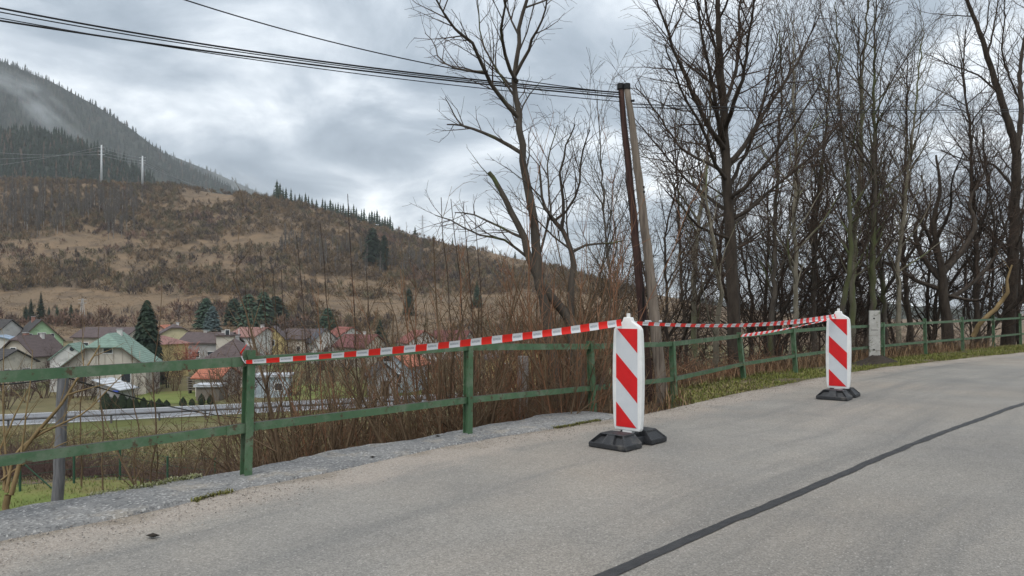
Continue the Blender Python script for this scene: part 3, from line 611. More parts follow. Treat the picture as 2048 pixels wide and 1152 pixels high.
def wire_px(name, p3, Y0, k, r_, lab):     # a slack cable through three sighted points; distance falls steadily from the pole
    (xa, ya), (xb, yb), (xc, yc) = p3; pts = []
    for t in np.linspace(0, 1.55, 60):
        px = xa + (xc - xa) * t
        py = ya * (px - xb) * (px - xc) / ((xa - xb) * (xa - xc)) + yb * (px - xa) * (px - xc) / ((xb - xa) * (xb - xc)) + yc * (px - xa) * (px - xb) / ((xc - xa) * (xc - xb))
        pts.append(at(px, py, Y0 - k * t))
    wire(name, pts, r_, M['cable'], label=lab, cat='cable')
wire_px('overhead_cable', ((1240, 185), (640, 122), (0, 16)), 11.72, 2.6, .013, 'thick upper cable of the bundle reaching the leaning poles')
wire_px('overhead_cable', ((1240, 189), (640, 126), (0, 24)), 11.75, 2.6, .008, 'thin cable hanging just below the thick upper cable')
wire_px('overhead_cable', ((1240, 194), (640, 131), (0, 41)), 11.70, 2.6, .013, 'thick lower cable of the bundle reaching the leaning poles')
wire_px('overhead_cable', ((1240, 203), (960, 176), (0, 36)), 11.78, 2.6, .007, 'lowest thin cable sagging slackly towards the leaning poles')
wire_px('overhead_cable', ((1240, 186), (870, 130), (365, -2)), 11.75, 3.4, .008, 'single thin cable rising steeply out of the top of the picture')
for ya, yb, r_ in ((208, 203, 0.009), (214, 207, 0.008)):
    a = at(1260, ya, 11.9); wire('overhead_cable', catenary(a, at(2300, yb, 26.0), 0.2), r_, M['cable'], label='thin cable running through the treetops, %s' % ('upper of two' if ya == 208 else 'lower of two'), cat='cable')
# grey pole stub below the road and its drooping cable
pg_t = at(126, 742, 15.0); pg_b = at(104, 1080, 15.0); pg_b.z = Tz(pg_b.x, pg_b.y) - 0.2
wobble_pole('short_pole', pg_b, pg_t, 0.118, 0.100, M['pole_grey'], None, 5, label='short grey weathered timber pole standing below the railing', cat='utility pole')
wire('service_cable', catenary(at(-40, 770, 14.5), at(124, 752, 14.9), 0.05) + catenary(at(124, 752, 14.9), at(620, 828, 34), 0.5)[1:], 0.016, M['cable'], label='black cable drooping past the short grey pole', cat='cable')
# concrete marker post by the road
M['concrete'] = mat('concrete', (0.36, 0.35, 0.32), (0.47, 0.46, 0.43), 7, rough=0.95, coord='Geo', bump=0.6, bscale=50, c3=(0.20, 0.21, 0.16), c3scale=9, c3pos=0.60)
cp = empty('concrete_post', at(1749, 724, 18.4), yaw0 + R(22), label='square pale concrete post standing in front of the railing', cat='post'); cp.location.z = 0.0
MB().prism([(-.135, -.12, -0.1), (.135, -.12, -0.1), (.135, .12, -0.1), (-.135, .12, -0.1)], (0, 0, 0.1)).box((0, 0, 0.65), (0.25, 0.22, 1.28)).build('shaft', M['concrete'], cp, bevel=0.016)
for z in (1.09, 0.30): MB().cyl((-0.02, -0.1135, z), (-0.02, -0.108, z), 0.022, 0.022, 12).build('hole', M['black'], cp)
MB().box((-0.01, -0.1115, 0.80), (0.16, 0.004, 0.012)).build('groove', M['black'], cp)
cpg = MB()                                # faint cast triangle mark
for a, b in (((-.045, 1.14), (-.02, 1.21)), ((-.02, 1.21), (.005, 1.14))): cpg.bar((a[0], -0.1115, a[1]), (b[0], -0.1115, b[1]), [(-.003, -.003), (.003, -.003), (.003, .003), (-.003, .003)])
cpg.build('cast_mark', mat('mark', (0.12, 0.12, 0.11)), cp)
# grey concrete post hidden in the shrubs
c2 = at(1046, 790, 11.0); c2.z = Tz(c2.x, c2.y) - 0.2; hh = at(1046, 712, 11.0).z - c2.z
sp_ = empty('concrete_post', c2, 0.5, label='grey concrete stub post among the shrubs behind the railing', cat='post')
MB().box((0, 0, hh / 2), (0.125, 0.125, hh)).build('shaft', mat('concrete_old', (0.20, 0.18, 0.165), (0.28, 0.255, 0.235), 7, rough=0.95, coord='Geo', bump=0.6, bscale=40), sp_, bevel=0.008)
# ================================================================== bare trees and shrubs
def nrm(v):
    l = math.sqrt(v[0] * v[0] + v[1] * v[1] + v[2] * v[2]) or 1e-9; return (v[0] / l, v[1] / l, v[2] / l)
def bend(r_, d, ang):                     # direction at an angle from d, random side
    a = (r_.gauss(0, 1), r_.gauss(0, 1), r_.gauss(0, 1)); k = a[0] * d[0] + a[1] * d[1] + a[2] * d[2]
    p = nrm((a[0] - k * d[0], a[1] - k * d[1], a[2] - k * d[2])); c, s_ = math.cos(ang), math.sin(ang)
    return (d[0] * c + p[0] * s_, d[1] * c + p[1] * s_, d[2] * c + p[2] * s_)
PRM = dict(seg=(0.35, 0.28, 0.20, 0.16, 0.12), wob=(0.07, 0.11, 0.13, 0.15, 0.15), up=(0.02, 0.05, 0.05, 0.04, 0.03), per=(3.2, 4.2, 6.5, 9.0), ang=(0.75, 0.7, 0.7, 0.7),
           ratio=(0.42, 0.45, 0.48, 0.5), start=(0.30, 0.15, 0.12, 0.1), lv=4, rmin=0.0028, lmin=0.16, kr=0.62, lmax=(9, 3.2, 1.25, 0.5, 0.3))
def spawn(r_, out, pts, rads, lvl, prm):
    if lvl >= prm['lv']: return
    n_ = len(pts) - 1; L_ = sum(math.dist(pts[i], pts[i + 1]) for i in range(n_)); st = prm['start'][lvl]
    k = max(1, int(L_ * (1 - st) * prm['per'][lvl] * r_.uniform(0.8, 1.2)))
    for j in range(k):
        t = st + (1 - st) * (j + r_.random()) / k; x = t * n_; i = min(int(x), n_ - 1); f = x - i
        a, b = pts[i], pts[i + 1]; p = tuple(a[q] + (b[q] - a[q]) * f for q in range(3)); d = nrm((b[0] - a[0], b[1] - a[1], b[2] - a[2]))
        rr = rads[i] + (rads[i + 1] - rads[i]) * f
        Lc = min(L_ * prm['ratio'][lvl] * (1.15 - 0.6 * t) * r_.uniform(0.55, 1.25), prm['lmax'][lvl + 1] * r_.uniform(0.6, 1.0))
        if Lc < prm['lmin']: Lc = prm['lmin']
        rc = max(min(rr * prm['kr'], 0.011 * Lc + 0.0022), prm['rmin'])
        grow(r_, out, p, bend(r_, d, prm['ang'][lvl] * r_.uniform(0.65, 1.3)), Lc, rc, lvl + 1, prm)
def grow(r_, out, p, d, L_, r0, lvl, prm, taper=0.8):
    n_ = max(2, int(L_ / prm['seg'][lvl])); w = prm['wob'][lvl]; up = prm['up'][lvl]; pts = [p]; rads = [r0]; st = L_ / n_
    for i in range(n_):
        d = nrm((d[0] + r_.gauss(0, w), d[1] + r_.gauss(0, w), d[2] + r_.gauss(0, w) + up)); p = (p[0] + d[0] * st, p[1] + d[1] * st, p[2] + d[2] * st)
        pts.append(p); rads.append(max(r0 * (1 - taper * (i + 1) / n_), prm['rmin'] * 0.7))
    out[lvl].append((pts, rads)); spawn(r_, out, pts, rads, lvl, prm)
def smooth_path(P, R_, r_, seg=0.22, jit=0.012):
    out = []; rad = []
    for i in range(len(P) - 1):
        p0, p1, p2, p3 = (P[max(i - 1, 0)], P[i], P[i + 1], P[min(i + 2, len(P) - 1)]); n_ = max(2, int((p2 - p1).length / seg))
        for k in range(n_):
            t = k / n_; q = 0.5 * ((2 * p1) + (p2 - p0) * t + (2 * p0 - 5 * p1 + 4 * p2 - p3) * t * t + (3 * p1 - p0 - 3 * p2 + p3) * t ** 3)
            out.append((q.x + r_.gauss(0, jit), q.y + r_.gauss(0, jit), q.z)); rad.append((R_[i] + (R_[i + 1] - R_[i]) * t) * (1 + r_.gauss(0, 0.02)))
    out.append(tuple(P[-1])); rad.append(R_[-1]); return out, rad
NTREE = [0]
def finish_tree(name, out, base, barkm, twigm, label, cat='tree', group=None):
    b = Vector(base)
    def sh(polys): return [([(p[0] - b.x, p[1] - b.y, p[2] - b.z) for p in pts], rads) for pts, rads in polys]
    e = empty(name, b, label=label, cat=cat, group=group)
    big = [p for p in out[0]]; mid_ = out[1]
    obj('trunk', tube_mesh('trunk', [(sh(big), 9), (sh(mid_), 5)], barkm), e)
    rest = [(sh(out[2]), 4), (sh(out[3]), 3), (sh(out[4]), 3)]
    if any(len(g[0]) for g in rest): obj('crown', tube_mesh('crown', rest, twigm), e)
    NTREE[0] += 1; return e
def traced(name, limbs, Y, seed, barkm, twigm, label, prm=None, base_px=None, dj=0.35, group=None):
    """limbs: list of (level, [(px,py,depth offset?)...], r0, r1) given in photo pixels at distance Y"""
    r_ = random.Random(seed); pr = dict(PRM); pr.update(prm or {}); out = [[], [], [], [], []]
    for lvl, pp, r0, r1 in limbs:
        n_ = len(pp); P = []; dy = 0.0; slope = r_.uniform(-dj, dj) if lvl else 0.0
        for i, q in enumerate(pp):
            off = q[2] if len(q) > 2 else slope * i
            P.append(at(q[0], q[1], Y + off))
        rads = [r0 + (r1 - r0) * (i / (n_ - 1)) ** 0.9 for i in range(n_)]
        pts, rad = smooth_path(P, rads, r_); out[lvl].append((pts, rad)); spawn(r_, out, pts, rad, lvl, pr)
    b0 = out[0][0][0][0]; gz = Tz(b0[0], b0[1])
    return finish_tree(name, out, (b0[0], b0[1], min(gz, b0[2])), barkm, twigm, label, group=group)
# --- the leaning tree left of the poles
traced('bare_tree', [
    (0, [(1112, 800), (1104, 700), (1092, 620), (1081, 573), (1072, 487), (1060, 401), (1046, 321), (1038, 229), (1029, 160), (1038, 86), (1052, 0), (1060, -70)], 0.105, 0.018),
    (0, [(1160, 810), (1150, 680), (1130, 628), (1082, 566), (1046, 476), (1023, 424), (1000, 372), (978, 344)], 0.095, 0.028),
    (0, [(1150, 800), (1140, 630), (1144, 560), (1144, 504), (1124, 460), (1100, 430), (1085, 395), (1078, 330)], 0.065, 0.014),
    (1, [(1038, 235), (995, 190), (972, 143), (943, 86), (909, 57), (880, 10), (862, -30)], 0.040, 0.010),
    (1, [(1048, 310), (989, 275), (949, 258), (920, 250), (894, 249)], 0.034, 0.010),
    (1, [(1032, 165), (1010, 110), (1003, 60), (1012, 10), (1005, -40)], 0.034, 0.010),
    (1, [(1030, 150), (1055, 100), (1072, 60), (1090, 20), (1096, -30)], 0.030, 0.008),
    (1, [(972, 143), (930, 140), (890, 128), (872, 95), (850, 66)], 0.020, 0.006),
    (1, [(925, 250), (905, 225), (890, 195)], 0.014, 0.006),
    (1, [(1144, 504), (1172, 490), (1225, 486), (1250, 480)], 0.026, 0.008),
    (1, [(1126, 462), (1130, 400), (1120, 345), (1135, 290), (1150, 250)], 0.030, 0.008),
    (1, [(1110, 440), (1150, 395), (1165, 300), (1180, 260)], 0.024, 0.007),
    (1, [(1046, 476), (1000, 455), (950, 430), (910, 425)], 0.026, 0.008),
    (1, [(1060, 520), (1010, 480), (960, 470), (900, 440), (870, 430)], 0.024, 0.007),
    (1, [(1040, 270), (1035, 200), (985, 130), (960, 60), (955, 0)], 0.024, 0.008),
    (1, [(1075, 520), (1100, 420), (1095, 330), (1115, 250)], 0.022, 0.007)],
    11.0, 21, M['bark'], M['twig'], 'leaning bare tree with forked trunk just left of the timber poles', dict(per=(2.6, 6.5, 9, 7), lmax=(9, 1.7, 1.1, 0.5, .2), lv=3, rmin=.0032, start=(.45, .15, .12, .1)))
# --- big upright tree behind the railing
FAN = [(1465, 470), (1460, 400), (1452, 330), (1450, 250)]
bl = [(0, [(1470, 760), (1468, 640), (1463, 520), (1456, 400), (1450, 290), (1447, 200), (1440, 100), (1436, -20), (1432, -90)], 0.165, 0.035)]
rt_ = random.Random(5)
for (sy, ex, ey, r0) in ((300, 1300, -40, .075), (290, 1385, -60, .07), (260, 1520, -60, .07), (330, 1640, 30, .075), (230, 1490, -80, .06), (360, 1330, 90, .055), (400, 1640, 170, .06), (420, 1280, 250, .05), (450, 1600, 320, .05),
                         (480, 1330, 380, .045), (380, 1560, 60, .055), (200, 1400, -90, .05), (500, 1560, 430, .04), (350, 1270, 170, .05), (440, 1680, 250, .05)):
    sx = 1450 + (sy - 290) * 0.06; mx_ = sx + (ex - sx) * 0.45 + rt_.uniform(-10, 10); my = sy + (ey - sy) * 0.34 + rt_.uniform(-8, 8)
    bl.append((1, [(sx, sy), (sx + (ex - sx) * .18, sy + (ey - sy) * .11), (mx_, my), (sx + (ex - sx) * .75, sy + (ey - sy) * .68), (ex, ey)], r0, 0.012))
traced('bare_tree', bl, 16.0, 33, M['bark_dark'], M['twig'], 'tall bare tree with the thickest trunk and fan crown behind the railing', dict(per=(2.2, 6.2, 8.5, 6), lmax=(12, 2.8, 1.9, 0.85, .3), start=(.3, .18, .12, .1), lv=3, rmin=.0036), dj=0.55)
# --- tree at the frame edge
traced('bare_tree', [
    (0, [(2010, 760), (2018, 640), (2026, 520), (2030, 400), (2032, 300), (2012, 230), (1990, 160), (1965, 80), (1938, 10), (1915, -50)], 0.27, 0.05),
    (1, [(2032, 320), (2042, 220), (2040, 140), (2052, 60), (2075, -20)], .13, .04), (1, [(2000, 190), (1955, 150), (1900, 130), (1860, 110)], .05, .012), (1, [(2030, 380), (1985, 330), (1930, 320), (1880, 300)], .07, .015),
    (1, [(2028, 450), (2080, 380), (2140, 300), (2180, 200)], .09, .02), (1, [(1975, 110), (1990, 40), (2000, -30)], .05, .012), (1, [(2038, 200), (2005, 110), (2010, 20), (2000, -50)], .05, .012), (1, [(2026, 520), (1960, 450), (1910, 430)], .06, .014)],
    30.0, 44, M['bark_dark'], M['twig'], 'thick dark bare tree forking high up at the picture edge', dict(per=(1.2, 4.4, 6, 6), lmax=(12, 3.0, 2.1, .9, .4), lv=3, rmin=.004), dj=0.7)
# --- gnarled spreading tree
traced('bare_tree', [
    (0, [(1900, 730), (1895, 660), (1888, 600), (1884, 545), (1875, 500), (1868, 440), (1880, 380), (1872, 310)], 0.24, 0.035),
    (1, [(1884, 560), (1850, 520), (1830, 470), (1838, 420), (1815, 370), (1800, 310)], .13, .02), (1, [(1886, 545), (1925, 500), (1950, 450), (1940, 400), (1970, 340), (1965, 280)], .13, .02), (1, [(1888, 580), (1830, 560), (1790, 530), (1750, 520), (1715, 480)], .10, .018),
    (1, [(1892, 600), (1940, 570), (1985, 520), (2010, 460), (2020, 400)], .11, .018), (1, [(1872, 480), (1900, 420), (1905, 360), (1930, 300)], .07, .014), (1, [(1880, 530), (1840, 440), (1790, 420), (1760, 370)], .07, .014), (1, [(1890, 590), (1960, 600), (2000, 560)], .08, .015)],
    27.0, 55, M['bark_dark'], M['twig'], 'gnarled low spreading bare tree with crooked dark limbs', dict(per=(2.2, 5, 6.5, 6), lmax=(12, 3.4, 2.2, .9, .4), lv=3, rmin=.004, wob=(.1, .18, .2, .2, .2)), dj=0.8)
# --- slim stems of the thicket: (px, y base, px top, y top, distance, radius, kind)
STEMS = [(1243, 790, 1192, 200, 19, .055, 'twig_grey', 'slender pale grey sapling behind the leaning timber poles'),
         (1400, 790, 1410, 150, 21, .10, 'bark_pale', 'pale straight stem just left of the thickest trunk'),
         (1432, 760, 1425, 330, 15, .07, 'bark_pale', 'pale stem growing close against the thickest trunk'),
         (1545, 740, 1560, 70, 22, .10, 'bark', 'dark stem right of the thickest trunk in the thicket'),
         (1575, 745, 1600, 30, 19, .075, 'bark_pale', 'pale greenish stem standing behind the railing left of the farther beacon'),
         (1628, 735, 1655, 90, 24, .11, 'bark', 'dark stem rising behind the left edge of the farther beacon'),
         (1668, 730, 1690, 0, 21, .09, 'bark', 'brown stem rising directly behind the farther beacon'),
         (1705, 730, 1735, -40, 23, .11, 'bark_pale', 'tall pale stem between farther beacon and concrete post'),
         (1735, 720, 1760, -30, 22, .10, 'bark', 'tallest mossy stem right behind the concrete post'),
         (1772, 715, 1745, 200, 25, .09, 'bark', 'stem right of the concrete post leaning left'),
         (1792, 712, 1840, 50, 23, .085, 'bark_pale', 'pale stem right of the concrete post leaning right'),
         (1832, 708, 1800, 110, 28, .11, 'bark_dark', 'dark stem between concrete post and the gnarled tree'),
         (1960, 700, 1930, 60, 29, .12, 'bark_dark', 'dark stem between the gnarled tree and the thick edge tree'),
         (1500, 745, 1478, 330, 26, .085, 'bark_dark', 'dark thin stem standing behind the thickest trunk'),
         (1345, 780, 1330, 290, 20, .06, 'bark_dark', 'thin dark stem right of the timber poles'),
         (1180, 780, 1210, 420, 17, .05, 'bark_dark', 'thin dark stem left of the timber poles'),
         (1375, 780, 1352, 210, 25, .08, 'bark_dark', 'far dark stem between the timber poles and the thickest trunk')]
for i, (bx_, by, tx, ty, Y, r0, km, lab) in enumerate(STEMS):
    r_ = random.Random(100 + i); pts = []
    b = at(bx_, by, Y); b.z = min(b.z, Tz(b.x, b.y)) - 0.1; t = at(tx, ty, Y + r_.uniform(-1, 1)); n_ = 7; k1 = r_.uniform(-.25, .25); k2 = r_.uniform(-.25, .25)
    P = [b.lerp(t, k / n_) + Vector((k1 * math.sin(k / n_ * 5) + r_.gauss(0, .05), k2 * math.sin(k / n_ * 4), 0)) for k in range(n_ + 1)]
    pr = dict(PRM); pr.update(per=(3.2, 5.4, 6.5, 5), lmax=(14, 3.0, 1.8, .8, .3), ang=(0.62, .65, .7, .7), start=(0.2, .18, .12, .1), ratio=(.36, .5, .5, .5), rmin=0.0048, lv=3)
    out = [[], [], [], [], []]; pts, rad = smooth_path(P, [r0 * (1 - .85 * (k / n_)) for k in range(n_ + 1)], r_, jit=0.02)
    out[0].append((pts, rad)); spawn(r_, out, pts, rad, 0, pr)
    bk = M[km] if km in ('bark', 'bark_pale', 'bark_dark') else M['twig_grey']
    finish_tree('bare_tree', out, b, bk, M['twig_grey'] if i in (0,) else M['twig'], lab, group='slim bare trees of the thicket behind the railing')
# --- deeper thicket: copies of three grown trees
protos = []
for i in range(3):
    r_ = random.Random(300 + i); out = [[], [], [], [], []]; pr = dict(PRM); pr.update(per=(3.2, 4.4, 4.6, 4), lmax=(14, 3.0, 1.7, .7, .3), start=(.12, .15, .1, .1), ratio=(.42, .5, .5, .5), rmin=0.0055, lv=3)
    for st in range(3): grow(r_, out, (r_.uniform(-.4, .4), r_.uniform(-.4, .4), -.3), nrm((r_.uniform(-.25, .25), r_.uniform(-.25, .25), 1)), r_.uniform(8, 12.5), r_.uniform(.06, .11), 0, pr)
    protos.append(out)
def copy_tree(e, loc, rz, sc, label=None):
    c = e.copy(); COL.objects.link(c); c.location = loc; c.rotation_euler = (0, 0, rz); c.scale = (sc,) * 3
    if label: c['label'] = label
    for ch in [o for o in CH[e.name]]:
        d = ch.copy(); COL.objects.link(d); d.parent = c
    return c
CH = {}
GL = 'bare many-stemmed tree lost in the deep thicket beyond the railing'
def GLf(px): return 'many-stemmed bare tree deep in the thicket, ' + ('near the timber poles' if px < 1420 else 'behind the thickest trunk' if px < 1640 else 'behind the farther beacon' if px < 1740 else 'behind the concrete post' if px < 1860 else 'behind the gnarled tree')
roots = []
for i, out in enumerate(protos):
    e = finish_tree('thicket_tree', out, (0, 0, 0), M['bark_dark'], M['twig'], GL, group='many-stemmed trees deep in the thicket'); CH[e.name] = list(e.children); roots.append(e)
r_ = random.Random(9); k = 0
for (px, Y) in ((1210, 27), (1300, 30), (1380, 33), (1500, 31), (1560, 29), (1620, 33), (1665, 29), (1710, 34), (1755, 30), (1805, 34), (1850, 31), (1930, 35), (1965, 30), (2010, 35), (2060, 31), (1325, 24), (1525, 24)):
    X = (px - 1024) / F * Y; z = Tz(X, Y); sc = r_.uniform(.8, 1.15) * (0.8 if px < 1400 else 1.0)
    LAST = [None]
    if k < 3: e = roots[k]; LAST[0] = e; e.location = (X, Y, z); e.rotation_euler = (0, 0, r_.uniform(0, 6)); e.scale = (sc,) * 3
    else: LAST[0] = copy_tree(roots[k % 3], (X, Y, z), r_.uniform(0, 6.28), sc)
    (roots[k] if k < 3 else COL.objects[-3] if False else LAST[0])['label'] = GLf(px)
    k += 1
# pale fallen limb leaning at the far end of the railing
r_ = random.Random(77); P = [at(1945, 668, 26.0), at(1965, 640, 25.8), at(1990, 618, 25.7), at(2004, 600, 25.7), at(2014, 585, 25.6), at(2014, 560, 25.6), at(2024, 530, 25.6)]; P[0].z -= .1
out = [[], [], [], [], []]; pts, rad = smooth_path(P, [.085, .08, .075, .07, .065, .045, .025], r_); out[0].append((pts, rad)); spawn(r_, out, pts, rad, 0, dict(PRM, per=(1.6, 3, 3, 3), start=(.5, .2, .2, .2), lmax=(5, 1.2, .6, .3, .2)))
finish_tree('leaning_limb', out, P[0], M['straw_branch'], M['straw_branch'], 'pale yellowish limb leaning over the far end of the railing', cat='branch')
# --- coppice shrubs below the railing
def shoots_mesh(seed, n_, hmin, hmax, spread_, m, rad=0.011, twigs=5, lean_=0.16, base_h=0.25):
    r_ = random.Random(seed); A = []; B = []
    for i in range(n_):
        a = r_.uniform(0, 6.28); q = r_.random() ** .5 * spread_; h = r_.uniform(hmin, hmax); d = nrm((math.cos(a) * lean_ * r_.uniform(.2, 1.5), math.sin(a) * lean_ * r_.uniform(.2, 1.5), 1)); p = (math.cos(a) * q, math.sin(a) * q, -base_h); k = max(6, int(h / .28)); pts = [p]; r0 = rad * r_.uniform(.6, 1.3) * (h / hmax) ** .5; rads = [r0]
        for j in range(k):
            d = nrm((d[0] + r_.gauss(0, .065), d[1] + r_.gauss(0, .065), d[2] + .035)); p = tuple(p[c] + d[c] * h / k for c in range(3)); pts.append(p); rads.append(max(r0 * (1 - .75 * (j + 1) / k), .0025))
        A.append((pts, rads))
        for t in range(int(twigs * r_.uniform(.4, 1.6))):
            j = r_.randrange(int(k * .25), k); L_ = r_.uniform(.15, .9) * r_.uniform(.5, 1); dd = bend(r_, d, r_.uniform(.35, .95)); p0 = pts[j]; p1 = tuple(p0[c] + dd[c] * L_ * .5 for c in range(3)); dd = nrm((dd[0] + r_.gauss(0, .1), dd[1] + r_.gauss(0, .1), dd[2] + .2)); p2 = tuple(p1[c] + dd[c] * L_ * .5 for c in range(3))
            B.append(([p0, p1, p2], [.0042, .0034, .0022]))
    return tube_mesh('shoots', [(A, 5), (B, 3)], m)
def bush_mesh(seed, n_, h, m, prm=None, rad=0.022, lean_=0.5):
    r_ = random.Random(seed); out = [[], [], [], [], []]; pr = dict(PRM); pr.update(per=(4.2, 6, 6, 6), lmax=(5, 1.1, .5, .25, .2), lv=3, start=(.2, .12, .1, .1), rmin=.0026, wob=(.09, .13, .15, .15, .1), up=(.05, .05, .04, .03, .03), ang=(.6, .65, .7, .7)); pr.update(prm or {})
    for i in range(n_):
        a = r_.uniform(0, 6.28); k = r_.uniform(.1, 1) * lean_
        grow(r_, out, (math.cos(a) * .12, math.sin(a) * .12, -.25), nrm((math.cos(a) * k, math.sin(a) * k, 1)), h * r_.uniform(.65, 1.1), rad * r_.uniform(.6, 1.2), 0, pr)
    return tube_mesh('stems', [(out[0], 6), (out[1], 4), (out[2], 3), (out[3], 3)], m)
def plant(name, me, px, Y, label, group=None, dz=0.0, sc=1.0, rz=0.0, cat='shrub'):
    X = (px - 1024) / F * Y; o = obj(name, me, None, label=label, cat=cat, group=group); o.location = (X, Y, Tz(X, Y) + dz); o.scale = (sc,) * 3; o.rotation_euler = (0, 0, rz); return o
GS = 'brown coppice shoots behind the railing'
def bay(px):
    for hi, t in ((600, 'just right of the near railing post'), (720, 'left half of the first full railing bay'), (830, 'right half of the first full railing bay'), (930, 'just left of the second railing post'), (1030, 'just right of the second railing post'), (1110, 'in front of the leaning tree'), (9999, 'beside the third railing post')):
        if px < hi: return t
def LSf(px): return 'upright reddish brown coppice shoots, ' + bay(px)
def LBf(px): return 'olive brown forked bare shrub on the bank, ' + bay(px)
sm = [shoots_mesh(500 + i, (20, 18, 16, 20)[i], 1.3, 4.6, .45, M[('shoot', 'shoot', 'olive', 'shoot')[i]], (.014, .018, .022, .013)[i], 13, lean_=(.16, .24, .34, .2)[i]) for i in range(4)]
for i, (px, Y, sc) in enumerate(((905, 10.2, 1.0), (870, 11.0, .95), (940, 11.2, .95), (985, 11.8, .9), (1020, 12.4, .85), (830, 11.6, .9), (960, 9.6, .62), (1060, 11.3, .62), (1100, 12.4, .75), (1010, 10.3, .55), (700, 10.8, .85), (660, 11.6, .8), (740, 11.8, .8), (1140, 12.0, .6), (780, 10.6, .7))):
    plant('coppice_shrub', sm[i % 4], px, Y, LSf(px), GS, sc=sc, rz=i * 1.3)
r_ = random.Random(510)
for i in range(34):
    px = 500 + 650 * r_.random() ** .6; plant('coppice_shrub', sm[i % 4], px, r_.uniform(9.2, 13.5) if px > 700 else r_.uniform(9.6, 14.5), LSf(px), GS, sc=r_.uniform(.55, 1.0) * (.9 if px < 760 else 1.05), rz=i * 1.9)
tall = [(693, 388, 11.5), (640, 447, 12.5), (593, 470, 13), (522, 503, 14), (878, 395, 11.6), (903, 398, 11.9), (925, 402, 12.2), (949, 422, 12), (731, 535, 12), (560, 540, 13), (490, 560, 14), (543, 535, 15)]
for i, (px, py, Y) in enumerate(tall):    # single tall straight shoots
    r_ = random.Random(700 + i); t = at(px, py, Y); b = Vector((t.x + r_.uniform(.1, .3), Y, Tz(t.x, Y) - .2)); n_ = 9; P = [b.lerp(t, k / n_) + Vector((.10 * math.sin(k / n_ * 3.1) + r_.gauss(0, .012), r_.gauss(0, .012), 0)) for k in range(n_ + 1)]
    A = [([tuple(p) for p in P], [.016 - .010 * k / n_ for k in range(n_ + 1)])]; B = []
    for t_ in range(9):
        k = r_.randrange(3, n_ - 1); L_ = r_.uniform(.12, .4); dd = bend(r_, (0, 0, 1), r_.uniform(.25, .6)); B.append(([tuple(P[k]), tuple(P[k][c] + dd[c] * L_ for c in range(3))], [.004, .002]))
    obj('tall_shoot', tube_mesh('shoot', [(A, 5), (B, 3)], M['twig']), None, label='single tall straight shoot, ' + ('%s from the near railing post' % ('sixth', 'fifth', 'fourth', 'second', '', '', '', '', 'seventh', 'third', 'first', 'fourth')[i] if i in (0, 1, 2, 3, 8) else 'short one left of the tall ones' if i > 8 else '%s of the four left of the leaning tree' % ('first', 'second', 'third', 'fourth')[i - 4]), cat='shrub', group='tall straight shoots above the shrubs')
GB = 'bare bushy shrubs on the bank behind the railing'
bmsh = [bush_mesh(800 + i, 7, 3.0, M['olive'], rad=.026) for i in range(4)]
for i, (px, Y, sc, lab) in enumerate(((590, 10.5, .95, None), (640, 9.8, .9, None), (700, 9.4, .85, None), (760, 10.0, .95, None), (820, 9.6, .75, None), (610, 12.5, 1.15, None), (690, 12.8, 1.1, None), (550, 11.5, .8, None), (850, 12.8, 1.0, None), (1100, 13.5, 1.0, None), (1170, 13.0, 1.0, None), (1220, 14.5, 1.1, None), (1060, 14, 1.1, None))):
    plant('bare_shrub', bmsh[i % 4], px, Y, LBf(px), GB, sc=sc, rz=i * 1.7)
r_ = random.Random(511)
for i in range(28):
    px = 500 + 710 * r_.random() ** .75; plant('bare_shrub', bmsh[i % 4], px, r_.uniform(8.8, 13), LBf(px), GB, sc=r_.uniform(.6, 1.3), rz=i * 2.3)
for i in range(16):
    px = r_.uniform(-20, 480); plant('bank_shrub', bmsh[i % 4], px, r_.uniform(24, 40), 'leafless shrub rising from the bramble thicket beyond the lawn', 'shrubs in the bramble thicket', sc=r_.uniform(.5, .95), rz=i * 2.1)
plant('bare_shrub', bush_mesh(850, 6, 3.6, M['olive'], dict(per=(5, 6, 6, 6)), rad=.03, lean_=.28), 325, 14.5, 'vase-shaped bare shrub right of the short grey pole', sc=1.05)
plant('bare_shrub', bush_mesh(851, 4, 3.0, M['olive'], dict(per=(4, 5, 6, 6)), rad=.024, lean_=.5), 420, 15.5, 'low bare shrub left of the near railing post', sc=.9)
# straw-coloured arching shrub in the corner
r_ = random.Random(66); out = [[], [], [], [], []]
for pp, r0 in (([(20, 990), (50, 900), (105, 830), (140, 785), (175, 735), (200, 690)], .034), ([(15, 985), (30, 915), (60, 880), (100, 858), (160, 830), (200, 795), (250, 745)], .024), ([(10, 980), (5, 900), (30, 830), (60, 770)], .02), ([(18, 985), (10, 880), (4, 780), (8, 690)], .016), ([(40, 930), (48, 860), (58, 790), (65, 700)], .015), ([(135, 790), (180, 775), (240, 765)], .014), ([(5, 960), (60, 920), (120, 890), (190, 860)], .014)):
    P = [at(x, y, 9.6 + .12 * i) for i, (x, y) in enumerate(pp)]; pts, rad = smooth_path(P, [r0 * (1 - .75 * i / (len(P) - 1)) for i in range(len(P))], r_); out[0].append((pts, rad)); spawn(r_, out, pts, rad, 0, dict(PRM, per=(3.2, 4, 4, 4), lmax=(4, .9, .4, .2, .1), lv=3, start=(.25, .2, .2, .2), rmin=.0028))
b0 = at(15, 1000, 9.6); b0.z = Tz(b0.x, b0.y); P = [b0, at(15, 985, 9.6)]; out[0].append(smooth_path([b0 - Vector((0, 0, .2)), at(16, 990, 9.6)], [.05, .04], r_))
o = obj('arching_shrub', tube_mesh('stems', [(out[0], 6), (out[1], 4), (out[2], 3)], M['straw_branch']), None, label='straw-coloured arching bare shrub in the lower picture corner', cat='shrub')
